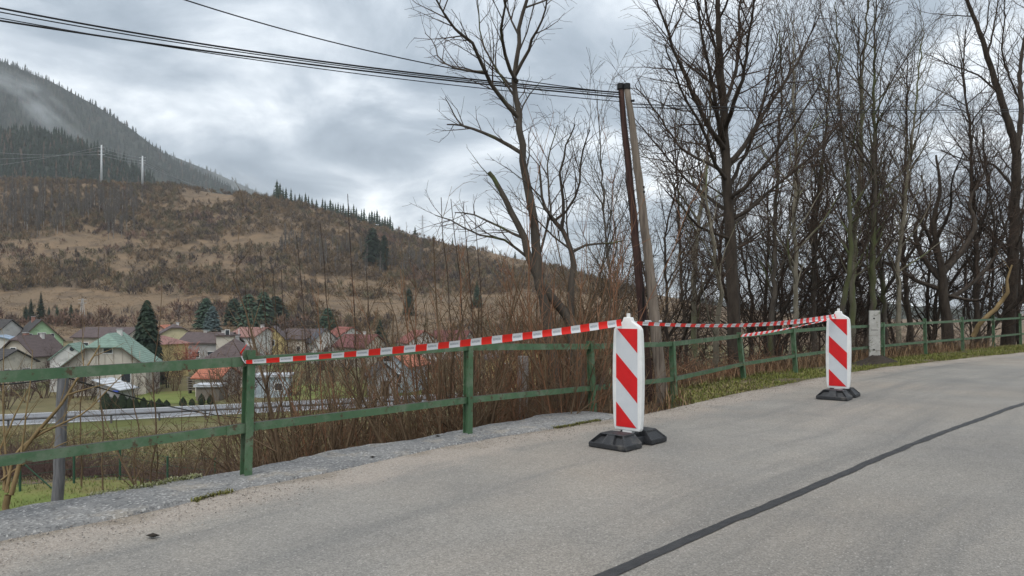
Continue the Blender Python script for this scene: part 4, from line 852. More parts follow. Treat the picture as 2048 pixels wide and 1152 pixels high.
for i, (px, ptx, pty, Y) in enumerate(((300, 318, 560, 16), (160, 166, 590, 22), (205, 197, 610, 20), (280, 268, 690, 18))):    # thin lone saplings
    r_ = random.Random(760 + i); out = [[], [], [], [], []]; t = at(ptx, pty, Y); b = Vector(((px - 1024) / F * Y, Y, 0)); b.z = Tz(b.x, Y) - .2
    P = [b.lerp(t, k / 7) + Vector((r_.gauss(0, .04), r_.gauss(0, .04), 0)) for k in range(8)]; pts, rad = smooth_path(P, [.028 * (1 - .8 * k / 7) for k in range(8)], r_); out[0].append((pts, rad)); spawn(r_, out, pts, rad, 0, dict(PRM, per=(2, 3, 3, 3), lmax=(6, .8, .4, .2, .1), lv=2, start=(.35, .2, .2, .2)))
    obj('lone_sapling', tube_mesh('stems', [(out[0], 5), (out[1], 3), (out[2], 3)], M['olive']), None, label=['thin sapling beside the vase-shaped shrub reaching above the railing', 'thin far sapling in front of the lattice mast', 'thin leaning sapling between the short pole and green-roofed house', 'thin sapling crossing the gable of the green-roofed house'][i], cat='sapling')
# ================================================================== evergreens
M['needle'] = mat('needle', (0.016, 0.030, 0.020), (0.034, 0.055, 0.032), 0.5, rough=0.9, coord='Geo', rand=0.25)
M['needle_blue'] = mat('needle_blue', (0.055, 0.085, 0.085), (0.085, 0.12, 0.115), 0.5, rough=0.9, coord='Geo')
M['needle_green'] = mat('needle_green', (0.034, 0.064, 0.042), (0.058, 0.095, 0.056), 0.4, rough=0.9, coord='Geo', rand=0.2)
M['thuja'] = mat('thuja', (0.016, 0.026, 0.014), (0.030, 0.044, 0.022), 3, rough=0.9, coord='Geo')
def far_conifer(seed, tiers=4, sides=6, w=0.20):
    """unit-height star-section conifer for the far woods: V, F"""
    r_ = random.Random(seed); V = []; Fc = []
    for t in range(tiers):
        z0 = 0.06 + 0.80 * t / tiers; z1 = min(1.0, z0 + 1.25 / tiers); rr = w * (1 - 0.88 * t / tiers) ** 0.9; b = len(V); V.append((0, 0, z1)); off = r_.uniform(0, 6)
        for k in range(sides * 2):
            a = off + math.pi * k / sides; q = rr * (1.0 if k % 2 == 0 else 0.5) * r_.uniform(.75, 1.2); V.append((math.cos(a) * q, math.sin(a) * q, z0 + (0.0 if k % 2 == 0 else 0.05) + r_.uniform(-.02, .02)))
        for k in range(sides * 2): Fc.append((b, b + 1 + k, b + 1 + (k + 1) % (sides * 2)))
    return np.array(V), np.array(Fc)
def spruce_mesh(seed, h, w, m, n_=420, power=0.85, base=0.04, droop=0.25, name='crown'):
    """needle sprays: every spray a drooping kite of two triangles along a bough"""
    r_ = random.Random(seed); V = []; Fc = []
    for i in range(n_):
        t = (i + r_.random()) / n_; z = h * (base + (1 - base) * t); env = w * (1 - t) ** power * r_.uniform(.42, 1.16) + .03 * w; a = r_.uniform(0, 6.283)
        for q in ((.35, .8), (.7, 1.0)):
            r0, r1 = env * q[0] * r_.uniform(.5, 1), env * q[1]; sw = ((r1 - r0) * .30 + .04 * w) * r_.uniform(.6, 1.2); dz = -droop * env * r_.uniform(.4, 1.2); a2 = a + r_.uniform(-.3, .3)
            c, s_ = math.cos(a2), math.sin(a2); b = len(V); zc = z + .12 * env
            V += [(c * r0, s_ * r0, zc), (c * (r0 + r1) / 2 - s_ * sw, s_ * (r0 + r1) / 2 + c * sw, zc + dz * .45 - .05 * env), (c * r1, s_ * r1, zc + dz), (c * (r0 + r1) / 2 + s_ * sw, s_ * (r0 + r1) / 2 - c * sw, zc + dz * .45 - .05 * env)]
            Fc += [(b, b + 1, b + 2), (b, b + 2, b + 3)]
    return np_mesh(name, np.array(V), [np.array(Fc)], m)
trunk_me = {}
def trunk_mesh(h, r0): 
    return tube_mesh('trunk', [([([(0, 0, -.4), (0, 0, h * .5), (0, 0, h * .96)], [r0, r0 * .6, .01])], 6)], M['bark'])
def evergreen(px, Y, top, w, m, seed, label, group=None, n_=420, power=.85, droop=.25, name='spruce_tree', cat='tree', dz=0.0):
    X = (px - 1024) / F * Y; z = Tz(X, Y) + dz; h = EYE + (HOR - top) / F * Y - z
    e = empty(name, (X, Y, z), label=label, cat=cat, group=group)
    obj('trunk', trunk_mesh(h, .03 * h * .5 + .05), e); obj('crown', spruce_mesh(seed, h, w, m, n_, power, droop=droop), e); return e
evergreen(294, 105, 600, 2.7, M['needle'], 1, 'large dark conical evergreen behind the green-roofed house', n_=2600, power=.5, droop=.5)
for i, (px, Y, top, w, m, lab) in enumerate(((82, 259, 583, 2.4, 'needle', 'tallest of the dark spruces on the meadow above the bright green house'), (62, 259, 597, 2.1, 'needle', 'middle spruce of the dark group above the bright green house'), (52, 261, 610, 1.7, 'needle', 'shortest spruce at the outer end of the dark meadow group'), (98, 258, 612, 1.5, 'needle', 'small spruce beside the tallest dark meadow spruce'),
        (114, 257, 609, 1.6, 'needle_green', 'small pale green spruce standing alone on the meadow'), (142, 257, 607, 2.0, 'needle', 'dark spruce on the meadow near the lattice mast'), (130, 258, 620, 1.3, 'needle', 'little spruce hugging the dark spruce near the lattice mast'),
        (425, 240, 612, 3.4, 'needle_blue', 'frosty blue spruce in front of the green pines'), (412, 250, 596, 4.6, 'needle_green', 'broad pine behind the frosty blue spruce'), (468, 262, 597, 4.5, 'needle', 'dark pine right of the frosty blue spruce'), (497, 254, 588, 5.0, 'needle_green', 'bright green pine in the middle of the pine group'),
        (527, 252, 583, 5.0, 'needle_green', 'tallest bright green pine of the group'), (552, 262, 592, 5.5, 'needle', 'dark pine at the end of the pine group'), (507, 236, 616, 3.6, 'needle_green', 'young green pine in front of the pine group'), (655, 215, 616, 4.0, 'needle_green', 'green pine behind the stretched tape'), (818, 300, 577, 3.0, 'needle', 'round dark evergreen alone on the tan field'), (760, 190, 640, 3.2, 'needle', 'dark evergreen among the houses beyond the tape'),
        (745, 430, 455, 7.0, 'needle', 'dark broad evergreen high on the hill field'), (768, 420, 470, 5, 'needle', 'dark evergreen right of the broad one on the hill field'), (954, 330, 560, 3.4, 'needle_green', 'green evergreen on the slope left of the leaning tree'))):
    evergreen(px, Y, top, w, M[m], 20 + i, lab, n_=900, power=.42 if 'pine' in lab or 'broad' in lab or 'round' in lab else .9, group='evergreens on the lower hill')
# row of conifers along the ridge (each its own tree, meshes shared)
fc = [np_mesh('crown', far_conifer(900 + i, 6, 7, .17 + .03 * (i % 3))[0], [far_conifer(900 + i, 6, 7, .17 + .03 * (i % 3))[1]], M['needle']) for i in range(5)]
tk = trunk_mesh(1.0, .02)
r_ = random.Random(15); LX = [(548, 395), (600, 402), (640, 412), (660, 412), (700, 418), (740, 432), (785, 458)]
def ridge_tree(px, top, Y, h, i):
    X = (px - 1024) / F * Y; z = Tz(X, Y) - .5; e = empty('ridge_conifer', (X, Y, z), label='dark conifer on the hill ridge, ' + ('in the first tall clump' if px < 580 else 'in the loose row after the first clump' if px < 640 else 'in the long dense row' if px < 800 else 'scattered near the steel mast' if px < 940 else 'low down beside the leaning tree'), cat='tree', group='conifers along the hill ridge'); e.scale = (h * 1.15, h * 1.15, h); e.rotation_euler = (0, 0, r_.uniform(0, 6))
    obj('crown', fc[i % 5], e); obj('trunk', tk, e)
i = 0
for px in list(np.arange(548, 576, 6)) + [582, 590, 599, 604, 611, 617, 624, 633] + list(np.arange(645, 786, 5.2)) + [958, 966, 985, 1000, 1012, 1030, 830, 905]:
    Y = 598 + r_.uniform(-8, 14); ridge_tree(px, 0, Y, r_.uniform(9, 15) * (1.25 if px < 580 else 1.0) * (1 if px < 800 else .7), i); i += 1
# ================================================================== far woods and hillside scrub
def on_ridge(g, n_, tmin, tmax, xlim, seed):
    XX, YY, ZZ = g; q = np.random.default_rng(seed); r0, c0 = XX.shape; nt = 40
    a = tmin + (tmax - tmin) * q.random(n_); b = q.random(n_); fi = a * (nt - 1); fj = b * (c0 - 1); i0 = np.minimum(fi.astype(int), nt - 2); j0 = np.minimum(fj.astype(int), c0 - 2); u = fi - i0; v = fj - j0
    def bl(A): return A[i0, j0] * (1 - u) * (1 - v) + A[i0 + 1, j0] * u * (1 - v) + A[i0, j0 + 1] * (1 - u) * v + A[i0 + 1, j0 + 1] * u * v
    P = np.stack([bl(XX), bl(YY), bl(ZZ) - 1.0], -1); px = 1024 + F * P[:, 0] / P[:, 1]; k = (px > xlim[0]) & (px < xlim[1]); return P[k]
M['far_wood'] = mat('far_wood', (0.9, 0.9, 0.9), (1.0, 1.0, 1.0), 0.05, rough=1, coord='Geo', attr=True)
fp = [far_conifer(950 + i, 3, 4, .19) for i in range(6)]
def wood(name, P, hmin, hmax, seed, label, base=(0.022, 0.033, 0.025)):
    q = np.random.default_rng(seed); n_ = len(P); h = hmin + (hmax - hmin) * q.random(n_); sc = np.stack([h, h, h], -1) * (1 + .15 * q.standard_normal((n_, 1))) ; b = 0.7 + 0.6 * q.random((n_, 1)); col = np.array(base)[None] * b
    brown = q.random(n_) < 0.10; col[brown] = np.array([0.075, 0.058, 0.044])[None] * b[brown]
    V, Fc, C = scatter(fp, P, sc, q.random(n_) * 6.28, q.integers(0, 6, n_), col)
    return obj(name, np_mesh(name, V, [Fc], M['far_wood'], col=C), kind='stuff', label=label, cat='forest')
wood('spur_forest', on_ridge(g1, 13000, .02, 1.0, (-60, 520), 1), 8, 16, 2, 'dark conifer forest on the nearer mountain spur')
wood('mountain_forest', on_ridge(g2, 62000, .12, 1.0, (-60, 640), 3), 9, 18, 4, 'dense conifer forest covering the misty mountain')
wood('far_mountain_forest', on_ridge(g3, 5000, .6, 1.0, (250, 700), 5), 12, 22, 6, 'distant forest on the faded ridge behind the mountain')
# scrub clumps: shells of short upright twig blades
def clump(seed, n_=46):
    r_ = random.Random(seed); V = []; Fc = []
    for i in range(n_):
        a = r_.uniform(0, 6.28); e = r_.uniform(.05, 1.0) ** .8 * math.pi / 2; q = r_.uniform(.55, 1.0); c = (math.cos(a) * math.cos(e) * .5 * q, math.sin(a) * math.cos(e) * .5 * q, math.sin(e) * q * .9 + .05); d = nrm((c[0] * 1.2 + r_.gauss(0, .2), c[1] * 1.2 + r_.gauss(0, .2), .55)); l = r_.uniform(.22, .46); sd = nrm((-d[1] + r_.gauss(0, .5), d[0] + r_.gauss(0, .5), r_.gauss(0, .3))); w = r_.uniform(.022, .055); b = len(V)
        V += [(c[0] - sd[0] * w - d[0] * l * .5, c[1] - sd[1] * w - d[1] * l * .5, c[2] - d[2] * l * .5), (c[0] + sd[0] * w - d[0] * l * .3, c[1] + sd[1] * w - d[1] * l * .3, c[2] - d[2] * l * .3), (c[0] + d[0] * l * .6, c[1] + d[1] * l * .6, c[2] + d[2] * l * .6)]; Fc.append((b, b + 1, b + 2))
    return np.array(V), np.array(Fc)
clumps = [clump(40 + i) for i in range(6)]
def pix(P): return 1024 + F * P[:, 0] / P[:, 1], HOR - F * (P[:, 2] - EYE) / P[:, 1]
q = np.random.default_rng(50); n_ = 42000
Y = 245 + (640 - 245) * q.random(n_) ** .9; X = (-1150 + 2500 * q.random(n_)) / F * Y - 1024 / F * Y * 0.0; X = ((-120 + 1420 * q.random(n_)) - 1024) / F * Y; Z = T(X, Y); P = np.stack([X, Y, Z - .15], -1); px, py = pix(P)
# open grass where the photograph shows tan meadow; thick scrub elsewhere
dens = 0.66 + 2.0 * fbm(X * .012, Y * .016, 70, 4)
def band_(lo_, hi_): return ((py > lo_) & (py < hi_)).astype(float)
wob_ = 10 * np.sin(px * .013) + 26 * vnoise(px * .012, py * .02, 71)
yy = py + wob_
dens = dens + np.where((yy > 395) & (yy < 480), .45, 0) + np.where((yy > 545) & (yy < 592), .55, 0) - np.where((yy > 592) & (yy < 660), .95, 0) - np.where((yy > 485) & (yy < 545), .16, 0)
dens = dens - np.where((px > 640) & (yy > 540) & (yy < 640), .45, 0) - np.where((px > 360) & (px < 470) & (py > 384) & (py < 418), 1.0, 0) - np.where((px > 640) & (px < 760) & (py > 443) & (py < 468), .7, 0) + np.where((px > 560) & (px < 800) & (yy > 470) & (yy < 545), .35, 0)
keep = q.random(n_) < np.clip(dens, 0.012, 1) * .5; P = P[keep]; X = X[keep]; Y = Y[keep]; n_ = len(P)
pal = np.array([[.125, .100, .072], [.150, .120, .078], [.105, .090, .074], [.175, .135, .085], [.120, .112, .072], [.085, .072, .066], [.150, .105, .083]])
cl = fbm(X * .02, Y * .02, 80, 3); ci = np.clip(((cl + .55) * 5 + q.random(n_) * 2.4).astype(int), 0, 6); col = pal[ci] * np.array([1.12, 0.99, 0.90]) * (0.72 + .56 * q.random((n_, 1)))
s_ = (2.4 + 3.2 * q.random(n_) ** 1.6) ; sc = np.stack([s_ * 1.25, s_ * 1.25, s_ * (.75 + .5 * q.random(n_))], -1)
V, Fc, C = scatter(clumps, P, sc, q.random(n_) * 6.28, q.integers(0, 6, n_), col)
obj('hillside_scrub', np_mesh('scrub', V, [Fc], M['far_wood'], col=C), kind='stuff', label='brown leafless scrub covering the hillside', cat='scrub'); NSCRUB = n_
q = np.random.default_rng(55); n_ = 14000; Y = 225 + 365 * q.random(n_) ** 1.3; X = ((-60 + 1250 * q.random(n_)) - 1024) / F * Y; P = np.stack([X, Y, T(X, Y) - .1], -1); tp = [clump(70 + i, 9) for i in range(4)]
tc = np.array([[.195, .132, .077], [.160, .110, .066], [.225, .160, .098], [.12, .092, .055]])[q.integers(0, 4, n_)] * (.8 + .4 * q.random((n_, 1))); ts = .7 + 1.5 * q.random(n_) ** 2
V, Fc, C = scatter(tp, P, np.stack([ts * 2.2, ts * 2.2, ts * .7], -1), q.random(n_) * 6.28, q.integers(0, 4, n_), tc); obj('meadow_grass', np_mesh('tufts', V, [Fc], M['far_wood'], col=C), kind='stuff', label='tan dry grass tufts on the meadow at the hill foot', cat='dry grass')
# bare pale birches on the hill, each its own tree
M['birch'] = mat('birch', (0.30, 0.27, 0.24), (0.20, 0.18, 0.16), 0.6, rough=0.9, coord='Geo', rand=.3)
def far_bare(seed):
    r_ = random.Random(seed); A = [([(0, 0, -.05), (r_.gauss(0, .01), 0, .5), (r_.gauss(0, .02), 0, 1)], [.014, .010, .003])]; B = []
    for i in range(80):
        z = r_.uniform(.30, .97); d = bend(r_, (0, 0, 1), r_.uniform(.3, .7)); l = r_.uniform(.08, .22) * (1.2 - z) * 1.6; B.append(([(0, 0, z), (d[0] * l, d[1] * l, z + d[2] * l)], [.0060, .0035]))
    return tube_mesh('trunk', [(A, 4)], M['birch']), tube_mesh('crown', [(B, 3)], M['twig_grey'])
fbm_ = [far_bare(60 + i) for i in range(4)]
r_ = random.Random(61)
def birch(px, Y, h, lab, grp):
    lab = lab or 'slender pale birch on the hill, ' + ('at the picture edge' if px < 60 else 'well left of the taller pylon' if px < 130 else 'near the foot of the taller pylon' if px < 215 else 'between the two pylons'); X = (px - 1024) / F * Y; e = empty('birch_tree', (X, Y, Tz(X, Y) - .3), label=lab, cat='tree', group=grp); e.scale = (h, h, h); e.rotation_euler = (0, 0, r_.uniform(0, 6)); k = r_.randrange(4)
    obj('trunk', fbm_[k][0], e); obj('crown', fbm_[k][1], e)
for i in range(130): birch(r_.uniform(-10, 285), r_.uniform(440, 530), r_.uniform(12, 19), None, 'birches on the hill below the pylons')
for i in range(70): birch(r_.uniform(560, 850), r_.uniform(400, 470), r_.uniform(9, 14), 'slender bare tree in the grey stand at mid slope', 'bare trees in the grey stand at mid slope')
# ================================================================== pylons
M['pylon'] = mat('pylon', (0.52, 0.54, 0.55), (0.45, 0.47, 0.48), 1, rough=0.7)
def pylon(px, base, top, Y, lab, arms):
    b = at(px, base, Y); b.z = Tz(b.x, b.y) - .5; t = at(px + 2, top, Y); h = t.z - b.z; e = empty('power_pylon', b, label=lab, cat='pylon', group='pylons on the hill')
    MB().cyl((0, 0, 0), (0, 0, h), .95, .55, 10).build('shaft', M['pylon'], e, smooth=True); out = []
    for f in arms:
        MB().bar((-2.6, 0, h * f), (2.6, 0, h * f), [(-.14, -.14), (.14, -.14), (.14, .14), (-.14, .14)]).build('cross_arm', M['pylon'], e); out += [b + Vector((sx, 0, h * f)) for sx in (-2.6, 2.6)]
    return out
w1 = pylon(203, 378, 290, 590, 'taller pale tubular pylon on the hill shoulder', (.78, .86, .95)); w2 = pylon(285, 392, 312, 585, 'shorter pale tubular pylon right of the taller one', (.78, .86, .95))
M['line'] = mat('line_wire', (0.30, 0.32, 0.33), rough=.6)
for k, (a, b) in enumerate(zip(w1, w2)):
    if k % 2 == 0:
        wire('power_line', catenary(at(-60, 300 + k * 9, 640), a, 2.0, 20) + catenary(a, b, .6, 12)[1:] + catenary(b, at(520, 400 + k * 5, 900), 5, 20)[1:], .10, M['line'], None, 3, label='%s thin power line strung over the two hill pylons' % ('upper', '', 'middle', '', 'lower')[k], cat='power line')
b = at(845, 492, 585); b.z = Tz(b.x, b.y) - .5; h = at(847, 430, 585).z - b.z; e = empty('lattice_mast', b, label='steel mast with cross arms on the bare ridge', cat='pylon'); mb = MB()
for sx, sy in ((-1, -1), (1, -1), (1, 1), (-1, 1)): mb.cyl((sx * .8, sy * .8, 0), (sx * .25, sy * .25, h), .16, .12, 5)
mb.build('legs', M['pylon'], e)
mb = MB()
for k in range(9):
    z0, z1 = h * k / 9, h * (k + 1) / 9; f0, f1 = .8 - .55 * k / 9, .8 - .55 * (k + 1) / 9
    for sg in (-1, 1): mb.cyl((-f0 * sg, -f0, z0), (f1 * sg, -f1, z1), .09, .09, 4); mb.cyl((-f0 * sg, f0, z0), (f1 * sg, f1, z1), .09, .09, 4)
mb.build('bracing', M['pylon'], e)
for f, w in ((.92, 2.2), (.80, 3.4), (.68, 2.6)): MB().bar((-w, 0, h * f), (w, 0, h * f), [(-.14, -.14), (.14, -.14), (.14, .14), (-.14, .14)]).build('cross_arm', M['pylon'], e)
b = at(165, 652, 262); b.z = Tz(b.x, b.y) - .3; h = at(165, 597, 262).z - b.z; e = empty('lattice_mast', b, label='small faint lattice mast at the meadow foot', cat='pylon'); mb = MB()
for sx, sy in ((-1, -1), (1, -1), (1, 1), (-1, 1)): mb.cyl((sx * .7, sy * .7, 0), (sx * .2, sy * .2, h), .07, .06, 4)
for k in range(7):
    z0, z1 = h * k / 7, h * (k + 1) / 7; f0, f1 = .7 - .5 * k / 7, .7 - .5 * (k + 1) / 7
    for sg in (-1, 1): mb.cyl((-f0 * sg, -f0, z0), (f1 * sg, -f1, z1), .045, .045, 4)
mb.build('frame', M['pylon'], e)
for f in (.95, .82): MB().bar((-1.5, 0, h * f), (1.5, 0, h * f), [(-.06, -.06), (.06, -.06), (.06, .06), (-.06, .06)]).build('cross_arm', M['pylon'], e)
# ================================================================== village
def mute(c, k=.72): g = sum(c) / 3; return tuple(g + (x - g) * k for x in c)
def plaster(name, c, d=0.82):
    c = mute(c); return mat(name, c, tuple(x * d for x in c), 0.8, rough=0.95, coord='Object', c3=tuple(x * .62 for x in c), c3scale=.9, c3pos=.62)
def tiles(name, c):
    c = mute(c, .8)
    m = mat(name, c, tuple(x * .72 for x in c), 2.2, rough=0.85, coord='Object', stretch=(1, 1, 3), bump=0.5, bscale=9, c3=tuple(x * .55 for x in c), c3scale=.8, c3pos=.6)
    nt = m.node_tree; N = nt.nodes; bs = N['Principled BSDF']; src = bs.inputs['Base Color'].links[0].from_socket; w_ = N.new('ShaderNodeTexWave'); w_.bands_direction = 'Z'; w_.wave_profile = 'SAW'; w_.inputs['Scale'].default_value = 1.5; w_.inputs['Distortion'].default_value = .6
    tc = N.new('ShaderNodeTexCoord'); nt.links.new(tc.outputs['Object'], w_.inputs[0]); mr = N.new('ShaderNodeMapRange'); mr.inputs[3].default_value = .62; mr.inputs[4].default_value = 1.12; nt.links.new(w_.outputs['Fac'], mr.inputs[0]); vm = N.new('ShaderNodeVectorMath'); vm.operation = 'SCALE'; nt.links.new(src, vm.inputs[0]); nt.links.new(mr.outputs[0], vm.inputs[3]); nt.links.new(vm.outputs[0], bs.inputs['Base Color'])
    return m
W = dict(white=plaster('plaster_white', (.62, .60, .56)), cream=plaster('plaster_cream', (.56, .50, .40)), beige=plaster('plaster_beige', (.50, .43, .33)), green=plaster('plaster_green', (.36, .58, .30)), yellow=plaster('plaster_yellow', (.66, .48, .14)), pale_yellow=plaster('plaster_pale_yellow', (.62, .53, .27)),
         orange=plaster('plaster_orange', (.58, .34, .19)), salmon=plaster('plaster_salmon', (.56, .32, .24)), grey=plaster('plaster_grey', (.36, .35, .34)), blue=plaster('plaster_blue', (.42, .52, .58)), brick=plaster('brickwork', (.36, .15, .10)), dark=plaster('boards_dark', (.09, .07, .055)), boards=plaster('boards', (.20, .165, .13)))
RF = dict(brown=tiles('tiles_brown', (.125, .088, .085)), dark=tiles('tiles_dark', (.070, .064, .064)), red=tiles('tiles_red', (.30, .085, .060)), orange=tiles('tiles_orange', (.50, .145, .065)), green=tiles('sheet_green', (.215, .335, .265)), dkgreen=tiles('sheet_dark_green', (.085, .115, .095)), pink=tiles('tiles_pink', (.34, .16, .13)), maroon=tiles('tiles_maroon', (.21, .065, .062)), slate=tiles('slate', (.105, .105, .125)), tin=tiles('tin', (.55, .58, .62)), blue=tiles('sheet_blue', (.28, .38, .50)))
M['glass'] = mat('glass', (.035, .042, .05), rough=.15, spec=.6); M['frame_white'] = mat('frame_white', (.70, .70, .68), rough=.6); M['frame_brown'] = mat('frame_brown', (.10, .065, .045), rough=.7)
HL = []
def near_house(px, Y):
    h = min(HL, key=lambda q: (abs(q[0] - px) / 40) ** 2 + ((q[1] - Y) / 30) ** 2); d = Y - h[1]
    return ('in front of' if d < -9 else 'behind' if d > 9 else 'left of' if px < h[0] else 'right of') + ' the ' + h[2]
def house(px, Y, yaw, w, l, eave, ridge_, wall, roof, label, wins=(), chim=(), hip=0.0, over=.4, name='house', door=None, group='village houses', trim=None, cat='house', flat=False):
    sh_l = label
    for cut in (' cut', ' at the', ' below', ' behind', ' beside', ' right of', ' left of', ' seen', ' just', ' above', ' beyond', ' hidden', ' glimpsed', ' under', ' peeping', ' showing', ' and '): sh_l = sh_l.split(cut)[0]
    HL.append((px, Y, sh_l))
    X = (px - 1024) / F * Y; z0 = Tz(X, Y) - .3; ze = EYE + (HOR - eave) / F * Y - z0; zr = EYE + (HOR - ridge_) / F * Y - z0
    e = empty(name, (X, Y, z0), R(yaw), label=label, cat=cat, group=group); a = w / 2; b = l / 2
    if flat:
        MB().box((0, 0, ze / 2), (w, l, ze)).build('wall', W[wall], e); MB().box((0, 0, ze + .14), (w + .5, l + .5, .28)).build('roof', RF[roof], e)
    elif hip >= 1:                        # full hip
        MB().box((0, 0, ze / 2), (w, l, ze)).build('wall', W[wall], e); rl = max(0, b - a) + .25; o_ = over
        mb = MB(); mb.add([(-a - o_, -b - o_, ze - .1), (a + o_, -b - o_, ze - .1), (a + o_, b + o_, ze - .1), (-a - o_, b + o_, ze - .1), (0, -rl, zr), (0, rl, zr)], [(0, 1, 4), (1, 2, 5, 4), (2, 3, 5), (3, 0, 4, 5), (3, 2, 1, 0)]); mb.build('roof', RF[roof], e)
    else:
        hz = zr - (zr - ze) * hip; aw = a * (zr - hz) / (zr - ze) if hip else 0
        poly = [(-a, -b, 0), (a, -b, 0), (a, -b, ze), (aw, -b, hz), (-aw, -b, hz), (-a, -b, ze)] if hip else [(-a, -b, 0), (a, -b, 0), (a, -b, ze), (0, -b, zr), (-a, -b, ze)]
        MB().prism(poly, (0, l, 0)).build('wall', W[wall], e); sl = (zr - ze) / a; t = .16; mb = MB()
        for s_ in (-1, 1):
            x1 = a + over; z1 = ze - over * sl
            hp = l * .0 + (hip * a * 1.0 if hip else 0)
            pts = [(s_ * x1, -b - over, z1), (s_ * (aw if hip else 0), -b - over, hz if hip else zr), (0, -b - over + hp, zr), (0, b + over, zr), (s_ * x1, b + over, z1)]
            if not hip: pts = [pts[0], pts[2], pts[3], pts[4]]
            mb.prism([(x, y, z + .03) for x, y, z in pts], (0, 0, t))
        ro = mb.build('roof', RF[roof], e)
        if hip: MB().prism([(-aw - .1, -b - over - .03, hz + .02), (aw + .1, -b - over - .03, hz + .02), (0, -b - over + hp, zr + .03)], (0, 0, t)).build('hip_end', RF[roof], ro)
        if trim:
            mb = MB()
            for s_ in (-1, 1): mb.bar((s_ * (a + over), -b - over - .02, ze - over * sl - .02), (s_ * (aw if hip else 0), -b - over - .02, (hz if hip else zr)), [(-.05, -.12), (.05, -.12), (.05, .1), (-.05, .1)], up=(0, -1, 0))
            mb.build('verge_board', M['frame_brown'], ro)
    if not wins and cat == 'house': wins = [('f', -w / 4, ze - 1.5, 1.1, 1.2), ('f', w / 4, ze - 1.5, 1.1, 1.2), ('l', -l / 4, ze - 1.5, 1.1, 1.2), ('l', l / 4, ze - 1.5, 1.1, 1.2), ('r', 0, ze - 1.5, 1.1, 1.2)]
    for (face, u, z, ww, hh) in wins:
        if face == 'f': c = (u, -b - .02, z); d = (ww, .10, hh); dp = (ww - .18, .12, hh - .18)
        elif face == 'r': c = (a + .02, u, z); d = (.10, ww, hh); dp = (.12, ww - .18, hh - .18)
        else: c = (-a - .02, u, z); d = (.10, ww, hh); dp = (.12, ww - .18, hh - .18)
        wd = MB().box(c, d).build('window', M['frame_white'] if wall != 'white2' else M['frame_brown'], e); MB().box(c, dp).build('pane', M['glass'], wd)
    for (x, y, h, m_, s_) in chim:
        c_ = MB().box((x, y, zr + h / 2 - .8), (s_, s_, h + 1.6)).build('chimney', W[m_], e); MB().box((x, y, zr + h + .03), (s_ + .14, s_ + .14, .12)).build('chimney_cap', W['grey'], c_)
    if door: MB().box((door[0], -b - .03, 1.25), (1.0, .12, 2.1)).build('door', M['frame_brown'], e)
    return e
house(-8, 150, 70, 8, 9, 672, 640, 'white', 'dark', 'white house with dark roof cut by the picture edge', [('l', -1, 4.2, 1.1, 1.2), ('l', 2, 4.2, 1.1, 1.2)])
house(74, 150, 43, 7.6, 9, 679, 640, 'green', 'dark', 'bright green gabled house at the foot of the meadow', [('f', -1.9, 5.7, .7, 1.3), ('f', -.35, 5.9, .7, 1.3), ('f', .45, 5.9, .7, 1.3), ('f', 1.9, 5.7, .7, 1.3), ('f', -1.6, 2.6, 1.1, 1.3), ('f', 1.6, 2.6, 1.1, 1.3)], [(-.4, 1.5, .7, 'brick', .6)], trim=True)
house(2, 128, 20, 6, 5, 682, 672, 'white', 'blue', 'low white building with pale blue roof at the picture edge', [('f', 0, 2, 1, 1)])
house(66, 110, -8, 6.0, 6.4, 708, 672, 'beige', 'brown', 'weathered beige house with brown roof and red chimney', [('f', -.4, 5.2, 1.0, .7), ('r', 1.5, 2.2, .9, 1.1)], [(-.3, -1.0, .5, 'brick', .6), (.5, 1.2, .35, 'white', .45)], hip=.22)
house(8, 99, 62, 5, 6, 722, 700, 'cream', 'dark', 'small cream outbuilding with dark roof below the beige house')
gh = house(228, 95, 15, 9.4, 8.5, 727, 668, 'cream', 'green', 'cream house with green metal half-hipped roof and small gable window', [('f', .35, 6.0, 1.15, .95), ('f', -2.6, 2.4, 1.2, 1.3), ('f', 2.4, 2.4, 1.2, 1.3)], [(.3, 1.6, .55, 'white', .6)], hip=.42, over=.55, trim=True)
for k in range(9): MB().box((-4.0 + k, -4.29, 3.0), (.05, .05, 5.6)).build('cladding_strip', W['beige'], gh)
an = house(150, 98, 18, 4.4, 6, 716, 688, 'white', 'green', 'white gabled annex with round window beside the green-roofed house', [], over=.2)
zl = at(161, 698, 95).z - an.location.z; MB().cyl((.35, -3.07, zl), (.35, -2.95, zl), .28, .28, 14).build('round_window', M['glass'], an)
house(222, 132, 86, 7, 9.5, 673, 656, 'beige', 'brown', 'long low house with brown roof behind the green-roofed house')
house(228, 170, 88, 8, 8, 668, 653, 'pale_yellow', 'pink', 'yellow-walled house peeping over the long brown roof', flat=True)
house(350, 150, 30, 7, 7, 670, 650, 'pale_yellow', 'brown', 'pale yellow house with brown roof right of the dark evergreen', [('f', 0, 3.0, 1.2, 1.2), ('f', -2, 3.0, 1, 1.2), ('r', 0, 3, 1, 1.2)], [(.5, 0, .5, 'white', .5)], hip=.3)
house(330, 165, 10, 5, 7, 668, 651, 'salmon', 'orange', 'house with bright orange roof behind the pale yellow one')
house(322, 117, -20, 5.4, 6, 686, 671, 'yellow', 'pink', 'small yellow house with faded red roof beside the dark evergreen', [('f', 0, 3.4, 1.1, 1.1)], hip=1)
house(422, 135, 84, 7, 8.5, 684, 666, 'grey', 'brown', 'long grey house with brown roof left of the beige tower block', [('l', -2, 3.0, 1.6, 1.2), ('l', 1, 3.0, 1.6, 1.2)], [(0, 1, .4, 'white', .6), (0, -2.5, .4, 'white', .6)])
